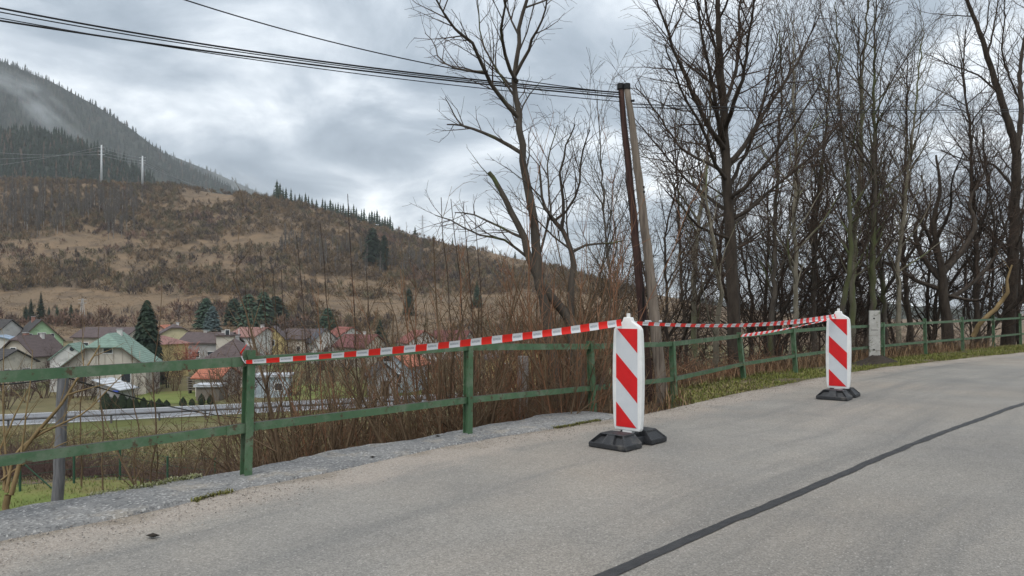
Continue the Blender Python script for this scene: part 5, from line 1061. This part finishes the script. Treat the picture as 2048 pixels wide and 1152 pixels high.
house(456, 128, 18, 3.6, 3.6, 672, 665, 'cream', 'brown', 'square cream tower block with two dark windows', [('f', 0, 7.0, .8, 1.3), ('r', 0, 7.0, .8, 1.3)], flat=True, chim=[(0, 0, .4, 'white', .5)])
house(470, 104, 20, 8.6, 8.6, 722, 676, 'cream', 'brown', 'house with large brown pyramid roof behind the near railing post', [('f', -2, 2.2, 1.2, 1.2), ('f', 2, 2.2, 1.2, 1.2)], [(.3, .5, .2, 'grey', .5)], hip=1, over=.6)
house(508, 142, 70, 7, 6, 672, 656, 'white', 'pink', 'white house with pink tiled roof and pale chimney', [('l', -1.5, 3.2, 1, 1.2), ('l', 1, 3.2, 1, 1.2)], [(0, -2, .6, 'white', .5)])
house(549, 146, 12, 4.4, 7, 676, 653, 'yellow', 'brown', 'narrow yellow gabled house right of the pink roof', [('f', 0, 4.6, .9, 1.2)])
house(494, 150, 5, 3.6, 6, 668, 658, 'salmon', 'pink', 'salmon walled house with round gable window', [('f', 0, 4.5, .9, .9)], hip=1)
house(605, 155, 65, 7, 8, 676, 659, 'cream', 'brown', 'cream house with brown roof seen through the shrubs', [('l', -2, 3, 1, 1.2), ('l', 1, 3, 1, 1.2)])
house(645, 150, 28, 5.5, 6, 682, 658, 'white', 'slate', 'white house with steep slate grey roof', [('f', 0, 3, 1, 1.2)])
house(722, 140, 62, 7, 7.5, 692, 670, 'beige', 'maroon', 'house with maroon roof just above the stretched tape', [('l', 0, 2.6, 1, 1.2)], [(0, -1, .6, 'white', .5)])
house(690, 170, 40, 7, 7, 672, 655, 'white', 'red', 'far white house with red roof above the tape', [('f', 0, 3, 1, 1.2)])
house(838, 150, 24, 7, 8, 684, 662, 'white', 'red', 'white gabled house with red roof beyond the tall shoots', [('f', -1.3, 3.4, 1, 1.2), ('f', 1.3, 3.4, 1, 1.2)])
house(905, 160, 70, 7, 8, 682, 662, 'white', 'maroon', 'low white house with dark red roof behind the coppice shoots')
house(436, 91, 80, 4.6, 3.2, 752, 733, 'cream', 'orange', 'small shed with vivid orange roof showing under the top rail', group='sheds', name='shed', cat='shed')
house(421, 86, 6, 2.6, 2.2, 772, 770, 'boards', 'tin', 'little board shed with flat pale tin roof', flat=True, group='sheds', name='shed', cat='shed')
house(546, 90, 10, 4.2, 3.4, 752, 750, 'blue', 'tin', 'pale blue flat-roofed garage behind the near railing post', [('f', .9, 1.6, 1.0, 1.0)], flat=True, group='sheds', name='garage', cat='garage')
house(804, 96, -18, 4.6, 6, 728, 704, 'blue', 'orange', 'pale blue house with dark windows and orange roof under the top rail', [('f', -.5, 5.0, 1.2, 1.5), ('f', .8, 2.2, 1.5, 1.3)])
house(764, 90, 20, 3.0, 4, 748, 726, 'grey', 'dark', 'small grey gabled shed beside the pale blue house', [], group='sheds', name='shed', cat='shed', door=(0, 0))
house(1040, 86, 8, 7.5, 7, 716, 690, 'yellow', 'brown', 'deep yellow house glimpsed between the stems under the rail', [('f', -2, 4.3, 1, 1.2), ('f', 1.5, 4.3, 1, 1.2), ('f', -2, 1.8, 1, 1.2)])
house(1085, 98, 60, 7, 7, 712, 690, 'white', 'red', 'white house with red roof hidden behind the leaning tree')
# lean-to with tin roof in the garden
lt = at(232, 800, 85); lt.z = Tz(lt.x, lt.y); e = empty('lean_to', lt, R(-12), label='grey lean-to with sloping pale tin roof in front of the green-roofed house', cat='shed', group='sheds')
MB().prism([(-1.5, -1.2, 0), (1.5, -1.2, 0), (1.5, -1.2, 1.5), (-1.5, -1.2, 2.4)], (0, 2.4, 0)).build('wall', W['grey'], e)
MB().prism([(-1.9, -1.6, 2.56), (1.9, -1.6, 1.42), (1.9, -1.6, 1.50), (-1.9, -1.6, 2.64)], (0, 3.2, 0)).build('roof', RF['tin'], e)
MB().box((1.3, -1.5, 1.35), (.7, .3, .18)).build('water_tub', mat('blue_tub', (.06, .10, .45), rough=.4), e)
# board stack in the garden
ls = at(398, 778, 93); ls.z = Tz(ls.x, ls.y); e = empty('board_stack', ls, R(5), label='stack of grey boards beside the orange-roofed shed', cat='board stack')
for k in range(6): MB().box((rng.uniform(-.1, .1), 0, .55 + .30 * k), (2.6, 1.0, .13)).build('board', W['boards'], e)
for sx in (-1, 1): MB().box((sx * 1.1, 0, 1.1), (.14, .9, 2.2)).build('upright', W['dark'], e)
# thuja hedge plants along the valley road
def thuja_mesh(seed, h, w):
    r_ = random.Random(seed); V = []; Fc = []
    for i in range(420):
        t = r_.random(); a = r_.uniform(0, 6.28); q = w * (math.sin(min(1, t * 3.2 + .25) * math.pi / 2) * (1 - t ** 3.5)) * r_.uniform(.7, 1.05); z = t * h; l = r_.uniform(.12, .26); b = len(V); c, s_ = math.cos(a), math.sin(a); ww = .07
        V += [(c * q - s_ * ww, s_ * q + c * ww, z), (c * q + s_ * ww, s_ * q - c * ww, z), (c * q * .95, s_ * q * .95, z + l)]; Fc.append((b, b + 1, b + 2))
    b = len(V)
    for k in range(9):
        for j in range(8): t = k / 8; q = w * .8 * math.sin(min(1, t * 3.2 + .25) * math.pi / 2) * (1 - t ** 3.5); V.append((math.cos(j * .785) * q, math.sin(j * .785) * q, t * h * .98))
    Fc2 = [(b + k * 8 + j, b + k * 8 + (j + 1) % 8, b + (k + 1) * 8 + (j + 1) % 8) for k in range(8) for j in range(8)] + [(b + k * 8 + j, b + (k + 1) * 8 + (j + 1) % 8, b + (k + 1) * 8 + j) for k in range(8) for j in range(8)]
    return np_mesh('foliage', np.array(V), [np.array(Fc + Fc2)], M['thuja'])
for i, (px, top, w, dY) in enumerate(((212, 785, .62, 0), (229, 792, .45, .5), (245, 788, .55, .8), (259, 797, .45, 1), (272, 800, .4, 1.2), (287, 797, .42, 1.6), (303, 803, .38, 2), (318, 800, .4, 2.4), (333, 803, .36, 2.8), (366, 797, .36, 3.8), (384, 800, .3, 4.4), (403, 790, .38, 5), (421, 792, .36, 5.6))):
    Y = 75.5 + dY * 1.1; X = (px - 1024) / F * Y; z = Tz(X, Y); h = EYE + (HOR - top) / F * Y - z
    o = obj('thuja', thuja_mesh(40 + i, h, w * 1.15), None, label='dark columnar thuja by the valley road, ' + ('%s in the row' % ('largest and first', 'second', 'third', 'fourth', 'fifth', 'sixth', 'seventh', 'eighth', 'ninth')[i] if i < 9 else '%s of the last four' % ('first', 'second', 'third', 'fourth')[i - 9]), cat='hedge plant', group='thuja row along the valley road'); o.location = (X, Y, z)
# guard rail of the valley road
gr = empty('guard_rail', (-43.8, 63.2, -9), label='thin dark steel guard rail along the valley road', cat='guard rail'); t = np.linspace(-40, 60, 51); gx, gyy = -43.8 + .912 * t, 63.0 + .37 * t + .0004 * t * t
GM = mat('guard_steel', (.075, .075, .08), (.13, .13, .135), 2, rough=.7)
wire('beam', [(gx[i] + 43.8, gyy[i] - 63.2, .85) for i in range(51)], .11, GM, gr, 5)
for i in range(0, 51, 2): MB().box((gx[i] + 43.8, gyy[i] - 63.15, .3), (.12, .12, 1.0)).build('post', GM, gr)
# wire fence at the lawn edge
M['fence'] = mat('fence_green', (.028, .075, .045), rough=.6); wf = empty('wire_fence', (-14, 20, -4.3), label='green wire fence with thin posts on the lawn below the road', cat='fence'); fpts = []
for px, top, bot, Y in ((-70, 955, 1020, 21.2), (40, 950, 1003, 22), (148, 944, 985, 22.6), (240, 930, 968, 23.2), (335, 925, 960, 23.8), (430, 915, 950, 24.4)):
    a = at(px, bot, Y); a.z = Tz(a.x, a.y) - .1; b = at(px, top, Y); b.z = max(b.z, a.z + 1.2); fpts.append((a, b)); o = MB().cyl(a - wf.location, b - wf.location, .035, .035, 8).build('post', M['fence'], wf)
for f in (.25, .5, .75, .97): wire('strand', [a.lerp(b, f) - wf.location for a, b in fpts], .006, M['fence'], wf, 4)
o = MB().cyl(fpts[1][0].lerp(fpts[1][1], .9) - wf.location, fpts[1][0] + Vector((.9, .3, .05)) - wf.location, .02, .02, 6).build('brace', M['fence'], wf)
# ---- bushes and garden trees in the village, red shrub
vb = [bush_mesh(900 + i, 9, 2.6, M['bramble'] if i else M['olive'], dict(per=(4, 5, 5, 5), rmin=.010, lmax=(5, 1.3, .7, .3, .2)), rad=.03, lean_=.7) for i in range(3)]
rb = bush_mesh(930, 12, 3.0, mat('red_twig', (.30, .10, .07), (.40, .16, .11), .8, rough=.9, coord='Geo'), dict(per=(5, 6, 5, 5), rmin=.016, lmax=(5, 1.3, .7, .3, .2)), rad=.03, lean_=.8)
plant('red_shrub', rb, 378, 112, 'reddish round garden shrub left of the brown pyramid roof', sc=1.35, dz=1.6)
r_ = random.Random(31)
for i, (px, Y, sc) in enumerate(((20, 90, 1.6), (55, 84, 1.4), (90, 88, 1.7), (130, 82, 1.3), (150, 88, 1.8), (175, 86, 1.5), (465, 84, 2.2), (485, 83, 2.0), (450, 88, 1.9), (590, 90, 1.7), (630, 95, 1.9), (700, 92, 1.8), (745, 100, 1.9), (850, 92, 2.0), (900, 95, 2.0), (950, 90, 2.2), (125, 120, 1.9), (105, 125, 1.7), (395, 122, 1.8), (580, 120, 2.2), (660, 125, 2.0), (780, 120, 2.4), (870, 125, 2.4), (980, 110, 2.4), (345, 130, 1.6), (12, 78, 1.3), (310, 92, 1.5), (350, 96, 1.6), (1000, 75, 2), (1120, 90, 2.4), (1180, 110, 2.6))):
    plant('garden_bush', vb[i % 3], px, Y, 'dark leafless bush ' + near_house(px, Y), 'leafless bushes in the village gardens', sc=sc, rz=i * 1.1)
r_ = random.Random(512)
for i in range(60):
    px = r_.uniform(-10, 1200); Y = r_.uniform(108, 205); plant('garden_bush', vb[i % 3], px, Y, 'dark leafless bush ' + near_house(px, Y), 'leafless bushes in the village gardens', sc=r_.uniform(1.0, 2.3), rz=i * 1.1)
for i, (px, Y, h) in enumerate(((45, 92, .5), (190, 84, .45), (270, 84, .5), (310, 108, .7), (360, 105, .6), (445, 110, .55), (475, 92, .5), (520, 112, .7), (575, 130, .8), (640, 118, .7), (665, 100, .8), (730, 112, .8), (760, 130, .9), (830, 104, .9), (920, 104, 1.0), (1010, 96, .9), (1040, 76, .7), (560, 100, 1.0), (615, 110, 1.1), (690, 104, 1.0), (800, 112, 1.1), (880, 108, 1.2), (335, 100, .8), (100, 100, .7), (960, 120, 1.3), (1080, 120, 1.2), (1150, 105, 1.1))):
    e = roots[i % 3]; X = (px - 1024) / F * Y; c_ = copy_tree(e, (X, Y, Tz(X, Y)), i * 1.9, h * .8)
    c_['label'] = 'bare fruit tree ' + near_house(px, Y); c_['group'] = 'bare fruit trees among the houses'
# ================================================================== undergrowth, grass, litter
M['blade'] = mat('blade', (1, 1, 1), rough=.9, attr=True)
def blades(P, L_, w, lean_, cols, seed, bendk=.5):
    """one triangle pair per blade"""
    q = np.random.default_rng(seed); n_ = len(P); a = q.random(n_) * 6.283; d = np.stack([np.cos(a), np.sin(a), np.zeros(n_)], -1); sd = np.stack([-np.sin(a), np.cos(a), np.zeros(n_)], -1)
    ll = lean_ * (.3 + 1.2 * q.random(n_)); up = np.array([0, 0, 1.0]); h = L_[:, None]
    m_ = P + (up * .6 + d * (ll * .35)[:, None]) * h; t = P + (up * .95 * (1 - .25 * ll[:, None]) + d * ll[:, None]) * h; ww = w[:, None]
    V = np.stack([P - sd * ww, P + sd * ww, m_ + sd * ww * .7, m_ - sd * ww * .7, t], 1).reshape(-1, 3); b = (np.arange(n_) * 5)[:, None]
    F4 = b + np.array([0, 1, 2, 3]); F3 = b + np.array([3, 2, 4]); return V, [F4, F3], np.repeat(cols, 5, axis=0)
def scatter_sn(n_, s0, s1, n0f, n1f, seed):
    q = np.random.default_rng(seed); s = s0 + (s1 - s0) * q.random(n_); f = q.random(n_); n__ = n0f(s) + (n1f(s) - n0f(s)) * f; x, y = xy(s, n__); return np.stack([x, y, T(x, y)], -1), s, f, q
gpal = np.array([[.165, .165, .042], [.125, .145, .032], [.20, .165, .075], [.10, .12, .028], [.23, .18, .10]])
P, s, f, q = scatter_sn(80000, 9.0, 34, lambda s: np.interp(s, ES, EN) + .02, lambda s: outer(s) + .25, 90)
dn = fbm(P[:, 0] * 1.6, P[:, 1] * 1.6, 91, 3); k = q.random(len(P)) < np.clip(.75 + dn * 1.4, .06, 1); k &= ~((s > 16.2) & (s < 19.2) & (f > .35) & (q.random(len(P)) < .9)); P = P[k]; f = f[k]; s = s[k]; n_ = len(P)
P[:, 2] += .0; dry = (q.random(n_) < .10 + .45 * (f > .85) + .25 * (s < 12)); ci = np.where(dry, q.choice([2, 4], n_), q.choice([0, 1, 3, 0], n_)); L_ = .022 + .05 * q.random(n_) ** 2 + .05 * (f > .85) * q.random(n_)
V, Fl, C = blades(P, L_, .0045 + .004 * q.random(n_), .6, gpal[ci] * (.7 + .6 * q.random((n_, 1))), 92)
obj('verge_grass', np_mesh('grass', V, Fl, M['blade'], col=C), kind='stuff', label='short mossy grass on the verge between road and railing', cat='grass')
q = np.random.default_rng(88); n_ = 9000; Y = 12.5 + 11 * q.random(n_); X = ((-60 + 520 * q.random(n_)) - 1024) / F * Y; P = np.stack([X, Y, T(X, Y) + .05], -1); V, Fl, C = blades(P, .05 + .10 * q.random(n_) ** 2, .006 + .006 * q.random(n_), .6, np.array([[.115, .145, .032], [.15, .17, .045], [.17, .145, .06], [.09, .12, .03]])[q.integers(0, 4, n_)] * (.75 + .5 * q.random((n_, 1))), 89)
obj('lawn_grass', np_mesh('lawn_blades', V, Fl, M['blade'], col=C), kind='stuff', label='ragged green grass on the lawn below the road', cat='grass')
q = np.random.default_rng(87); n_ = 6500; Y = 36 + 27 * q.random(n_); X = ((-60 + 900 * q.random(n_)) - 1024) / F * Y; P = np.stack([X, Y, T(X, Y) - .05], -1); ts = .25 + .45 * q.random(n_)
V, Fc, C = scatter(tp, P, np.stack([ts * 2, ts * 2, ts * .8], -1), q.random(n_) * 6.28, q.integers(0, 4, n_), np.array([[.19, .155, .075], [.15, .13, .055], [.125, .125, .042], [.22, .175, .10]])[q.integers(0, 4, n_)] * (.75 + .5 * q.random((n_, 1)))); obj('field_grass', np_mesh('field_tufts', V, [Fc], M['far_wood'], col=C), kind='stuff', label='yellowed rough grass on the field before the valley road', cat='dry grass')
# dry stalks and dead leaves behind the railing
P, s, f, q = scatter_sn(26000, 7.6, 30, lambda s: outer(s) - .12, lambda s: outer(s) + 4.5, 93); n_ = len(P); cp_ = np.array([[.21, .125, .065], [.165, .10, .055], [.27, .18, .10], [.10, .065, .04]])
L_ = .10 + .45 * q.random(n_) ** 2.2; V, Fl, C = blades(P, L_, .003 + .004 * q.random(n_), .7, cp_[q.integers(0, 4, n_)] * (.65 + .6 * q.random((n_, 1))), 94)
obj('dry_grass', np_mesh('stalks', V, Fl, M['blade'], col=C), kind='stuff', label='rusty dry grass and stalks behind the railing under the trees', cat='dry grass')
P, s, f, q = scatter_sn(30000, -1, 8.5, lambda s: outer(s) + .15, lambda s: outer(s) + 9.5, 95); n_ = len(P); L_ = .08 + .4 * q.random(n_) ** 2
V, Fl, C = blades(P, L_, .003 + .004 * q.random(n_), .8, np.array([[.16, .115, .055], [.12, .085, .048], [.105, .11, .04], [.075, .05, .035]])[q.integers(0, 4, n_)] * (.65 + .6 * q.random((n_, 1))), 96)
obj('bank_grass', np_mesh('stalks', V, Fl, M['blade'], col=C), kind='stuff', label='tangled dead grass on the bank below the concrete ledge', cat='dry grass')
# bramble tangle: arching thin canes in one mass
def canes(n_, region, seed, h, m, name, label, rad=.004, per=1):
    r_ = random.Random(seed); A = []
    for i in range(n_):
        x, y = region(r_); z = Tz(x, y); a = r_.uniform(0, 6.28); L_ = h * r_.uniform(.4, 1.2); d = nrm((math.cos(a) * .6, math.sin(a) * .6, 1)); p = (x, y, z - .05); pts = [p]; k = 6
        for j in range(k): d = nrm((d[0] + r_.gauss(0, .22), d[1] + r_.gauss(0, .22), d[2] - .16 + r_.gauss(0, .1))); p = tuple(p[c] + d[c] * L_ / k for c in range(3)); pts.append(p)
        A.append((pts, [rad * (1 - .6 * j / k) for j in range(k + 1)]))
        for t in range(2):
            j = r_.randrange(1, k); dd = bend(r_, d, .8); A.append(([pts[j], tuple(pts[j][c] + dd[c] * L_ * .25 for c in range(3))], [rad * .6, rad * .4]))
    return obj(name, tube_mesh(name, [(A, 3)], m), kind='stuff', label=label, cat='undergrowth')
def reg_px(p0, p1, Y0, Y1): return lambda r_: (lambda Y, p: ((p - 1024) / F * Y, Y))(r_.uniform(Y0, Y1), r_.uniform(p0, p1))
canes(3000, reg_px(-40, 560, 25, 40), 71, 1.9, M['bramble'], 'bramble_thicket', 'purple brown bramble thicket beyond the lawn', rad=.011)
def reg_sn(s0, s1, e0, e1): 
    def f_(r_):
        s = r_.uniform(s0, s1); e = e0 + (e1 - e0) * r_.random() ** 1.3; x, y = xy(s, float(outer(np.array(s))) + e); return float(x), float(y)
    return f_
canes(1500, reg_sn(3.2, 9, .6, 7), 72, 1.5, M['olive'], 'bank_tangle', 'tangle of thin canes on the bank under the shrubs', rad=.005)
canes(2050, reg_sn(8, 34, .5, 9), 73, 1.6, M['twig'], 'thicket_undergrowth', 'dark twiggy undergrowth beneath the thicket trees', rad=.006)
canes(900, reg_sn(7.8, 16, .2, 2.5), 74, .9, M['shoot'], 'rusty_undergrowth', 'rusty low twigs just behind the railing', rad=.004)
# grit on the road edge, moss in the joint, soil heap
def octa():
    V = np.array([(1, 0, 0), (-1, 0, 0), (0, 1, 0), (0, -1, 0), (0, 0, .7), (0, 0, -.5)], float); return V, np.array([(0, 2, 4), (2, 1, 4), (1, 3, 4), (3, 0, 4), (2, 0, 5), (1, 2, 5), (3, 1, 5), (0, 3, 5)])
n_ = 11000; q = np.random.default_rng(97); s = -1.5 + 20 * q.random(n_) ** 1.3; d = np.abs(q.standard_normal(n_)) * .28 - .02; x, y = xy(s, np.interp(s, ES, EN) - d); P = np.stack([x, y, np.full(n_, .008)], -1)
r0 = .0025 + .0045 * q.random(n_) ** 2; sc = np.stack([r0 * (.7 + .8 * q.random(n_)), r0, r0 * (.6 + .4 * q.random(n_))], -1); gp = np.array([[.40, .34, .285], [.30, .255, .22], [.46, .42, .38], [.22, .19, .17], [.13, .12, .11]])
V, Fc, C = scatter([octa()], P, sc, q.random(n_) * 6.28, np.zeros(n_, int), gp[q.integers(0, 5, n_)]); obj('road_grit', np_mesh('grit', V, [Fc], M['far_wood'], col=C), kind='stuff', label='loose pinkish grit along the road edge', cat='gravel')
n_ = 7000; q = np.random.default_rng(98); s = .3 + 7 * q.random(n_); m_ = vnoise(s * 1.4, s * 0, 99) > .06; s = s[m_]; n_ = len(s); x, y = xy(s, edge(s) + .02 * q.standard_normal(n_)); P = np.stack([x, y, np.full(n_, .0)], -1)
V, Fl, C = blades(P, .012 + .028 * q.random(n_), .003 + .003 * q.random(n_), .8, np.array([[.115, .12, .03], [.15, .14, .04], [.09, .085, .03]])[q.integers(0, 3, n_)], 99); obj('joint_moss', np_mesh('moss', V, Fl, M['blade'], col=C), kind='stuff', label='yellow green moss growing in the ledge joint', cat='moss')
n_ = 1500; q = np.random.default_rng(101); s = 1.55 + .8 * q.random(n_); x, y = xy(s, lo(s) - .01 + .035 * q.standard_normal(n_)); m_ = vnoise(s * 5, s * 0, 104) > -.12; x = x[m_]; y = y[m_]; n_ = len(x); P = np.stack([x, y, .0 + .012 * q.random(n_)], -1); V, Fl, C = blades(P, .008 + .02 * q.random(n_), .004 + .003 * q.random(n_), .9, np.array([[.20, .21, .10], [.15, .16, .06], [.24, .23, .15]])[q.integers(0, 3, n_)], 102); obj('ledge_moss', np_mesh('moss', V, Fl, M['blade'], col=C), kind='stuff', label='pale moss clump on the broken outer edge of the ledge', cat='moss')
so = at(1755, 722, 18.2); xs_ = np.linspace(-1.6, 1.6, 40); ys_ = np.linspace(-.6, .6, 18); X, Y = np.meshgrid(xs_, ys_); Z = (.17 * np.exp(-(X / .75) ** 2 - (Y / .33) ** 2)) * (1 + .9 * fbm(X * 5, Y * 5, 103, 3)) - .03; c, s__ = U; i = np.arange(X.size).reshape(X.shape)
V = np.stack([so.x + X * c - Y * s__ * -NV[0] / .719, so.y + X * s__ + Y * NV[1], Z + .0], -1).reshape(-1, 3); V[:, 0] = so.x + (X * U[0] + Y * NV[0]).ravel(); V[:, 1] = so.y + (X * U[1] + Y * NV[1]).ravel()
obj('soil_heap', np_mesh('soil', V, [np.stack([i[:-1, :-1], i[:-1, 1:], i[1:, 1:], i[1:, :-1]], -1).reshape(-1, 4)], mat('soil', (.022, .016, .012), (.05, .038, .028), 18, rough=1, coord='Geo', bump=1, bscale=40), smooth=True), label='low heap of dark soil at the foot of the concrete post', cat='soil heap')
# small stones and bits lying about on the asphalt
st = octa(); 
for i, (px, py, r0, lab) in enumerate(((306, 1076, .030, 'dark clod lying on the road near the picture corner'), (875, 875, .02, 'small dark clod on the road edge near the second post'), (745, 917, .018, 'small brown twig piece at the ledge joint'))):
    Y = gy(py); p = at(px, py, Y); me = np_mesh('clod', st[0] * np.array([r0 * 1.4, r0, r0 * .7]), [st[1]], mat('clod', (.03, .025, .02), rough=1)); o = obj('clod', me, None, label=lab, cat='clod'); o.location = (p.x, p.y, .015)
# ================================================================== air
def volume_mat(name, dens, col=(.86, .90, .95), noise=None):
    m = bpy.data.materials.new(name); m.use_nodes = True; N = m.node_tree.nodes; L = m.node_tree.links; N.remove(N['Principled BSDF']); v = N.new('ShaderNodeVolumePrincipled'); v.inputs['Color'].default_value = (*col, 1); v.inputs['Density'].default_value = dens; v.inputs['Anisotropy'].default_value = 0.0
    L.new(v.outputs[0], N['Material Output'].inputs['Volume'])
    if noise:
        tc = N.new('ShaderNodeTexCoord'); mp = N.new('ShaderNodeMapping'); mp.inputs['Scale'].default_value = noise[1]; L.new(tc.outputs['Object'], mp.inputs[0]); t = N.new('ShaderNodeTexNoise'); t.inputs['Scale'].default_value = noise[0]; t.inputs['Detail'].default_value = 3; L.new(mp.outputs[0], t.inputs['Vector'])
        ln = N.new('ShaderNodeVectorMath'); ln.operation = 'LENGTH'; L.new(tc.outputs['Object'], ln.inputs[0])
        fo = N.new('ShaderNodeMapRange'); fo.inputs[1].default_value = .15; fo.inputs[2].default_value = .95; fo.inputs[3].default_value = 1; fo.inputs[4].default_value = 0; L.new(ln.outputs['Value'], fo.inputs[0])
        r_ = N.new('ShaderNodeMapRange'); r_.inputs[1].default_value = .42; r_.inputs[2].default_value = .68; L.new(t.outputs[0], r_.inputs[0]); mu = N.new('ShaderNodeMath'); mu.operation = 'MULTIPLY'; L.new(r_.outputs[0], mu.inputs[0]); L.new(fo.outputs[0], mu.inputs[1])
        m2 = N.new('ShaderNodeMath'); m2.operation = 'MULTIPLY'; L.new(mu.outputs[0], m2.inputs[0]); m2.inputs[1].default_value = dens; L.new(m2.outputs[0], v.inputs['Density'])
    return m
hz_ = MB().box((0, 2280, 395), (9800, 5320, 890)).build('haze', volume_mat('haze_air', 0.00012), kind='stuff', label='thin damp haze filling the valley air', cat='haze')

def mist(px, py, Y, size, rot, dens, seed, lab):
    bm = bmesh.new(); bmesh.ops.create_icosphere(bm, subdivisions=3, radius=1.0); me = bpy.data.meshes.new('mist'); bm.to_mesh(me); bm.free(); m = volume_mat('mist_vapour_%d' % seed, dens, (.92, .95, .98), (1.6, (1.0, 1.0, 1.0))); me.materials.append(m)
    m.node_tree.nodes['Mapping'].inputs['Location'].default_value = (seed * 3.1, seed * 1.7, 0)
    o = obj('mist', me, None, kind='stuff', label=lab, cat='mist'); o.location = at(px, py, Y); o.scale = size; o.rotation_euler = (0, R(rot), 0)
mist(95, 225, 960, (75, 40, 26), 42, .020, 1, 'wisp of mist rising along the gully of the mountain')
mist(25, 165, 1150, (75, 40, 22), 20, .016, 2, 'pale streak of mist on the upper mountain slope')
mist(500, 372, 2150, (190, 120, 55), 28, .006, 3, 'mist drifting behind the mountain ridge')
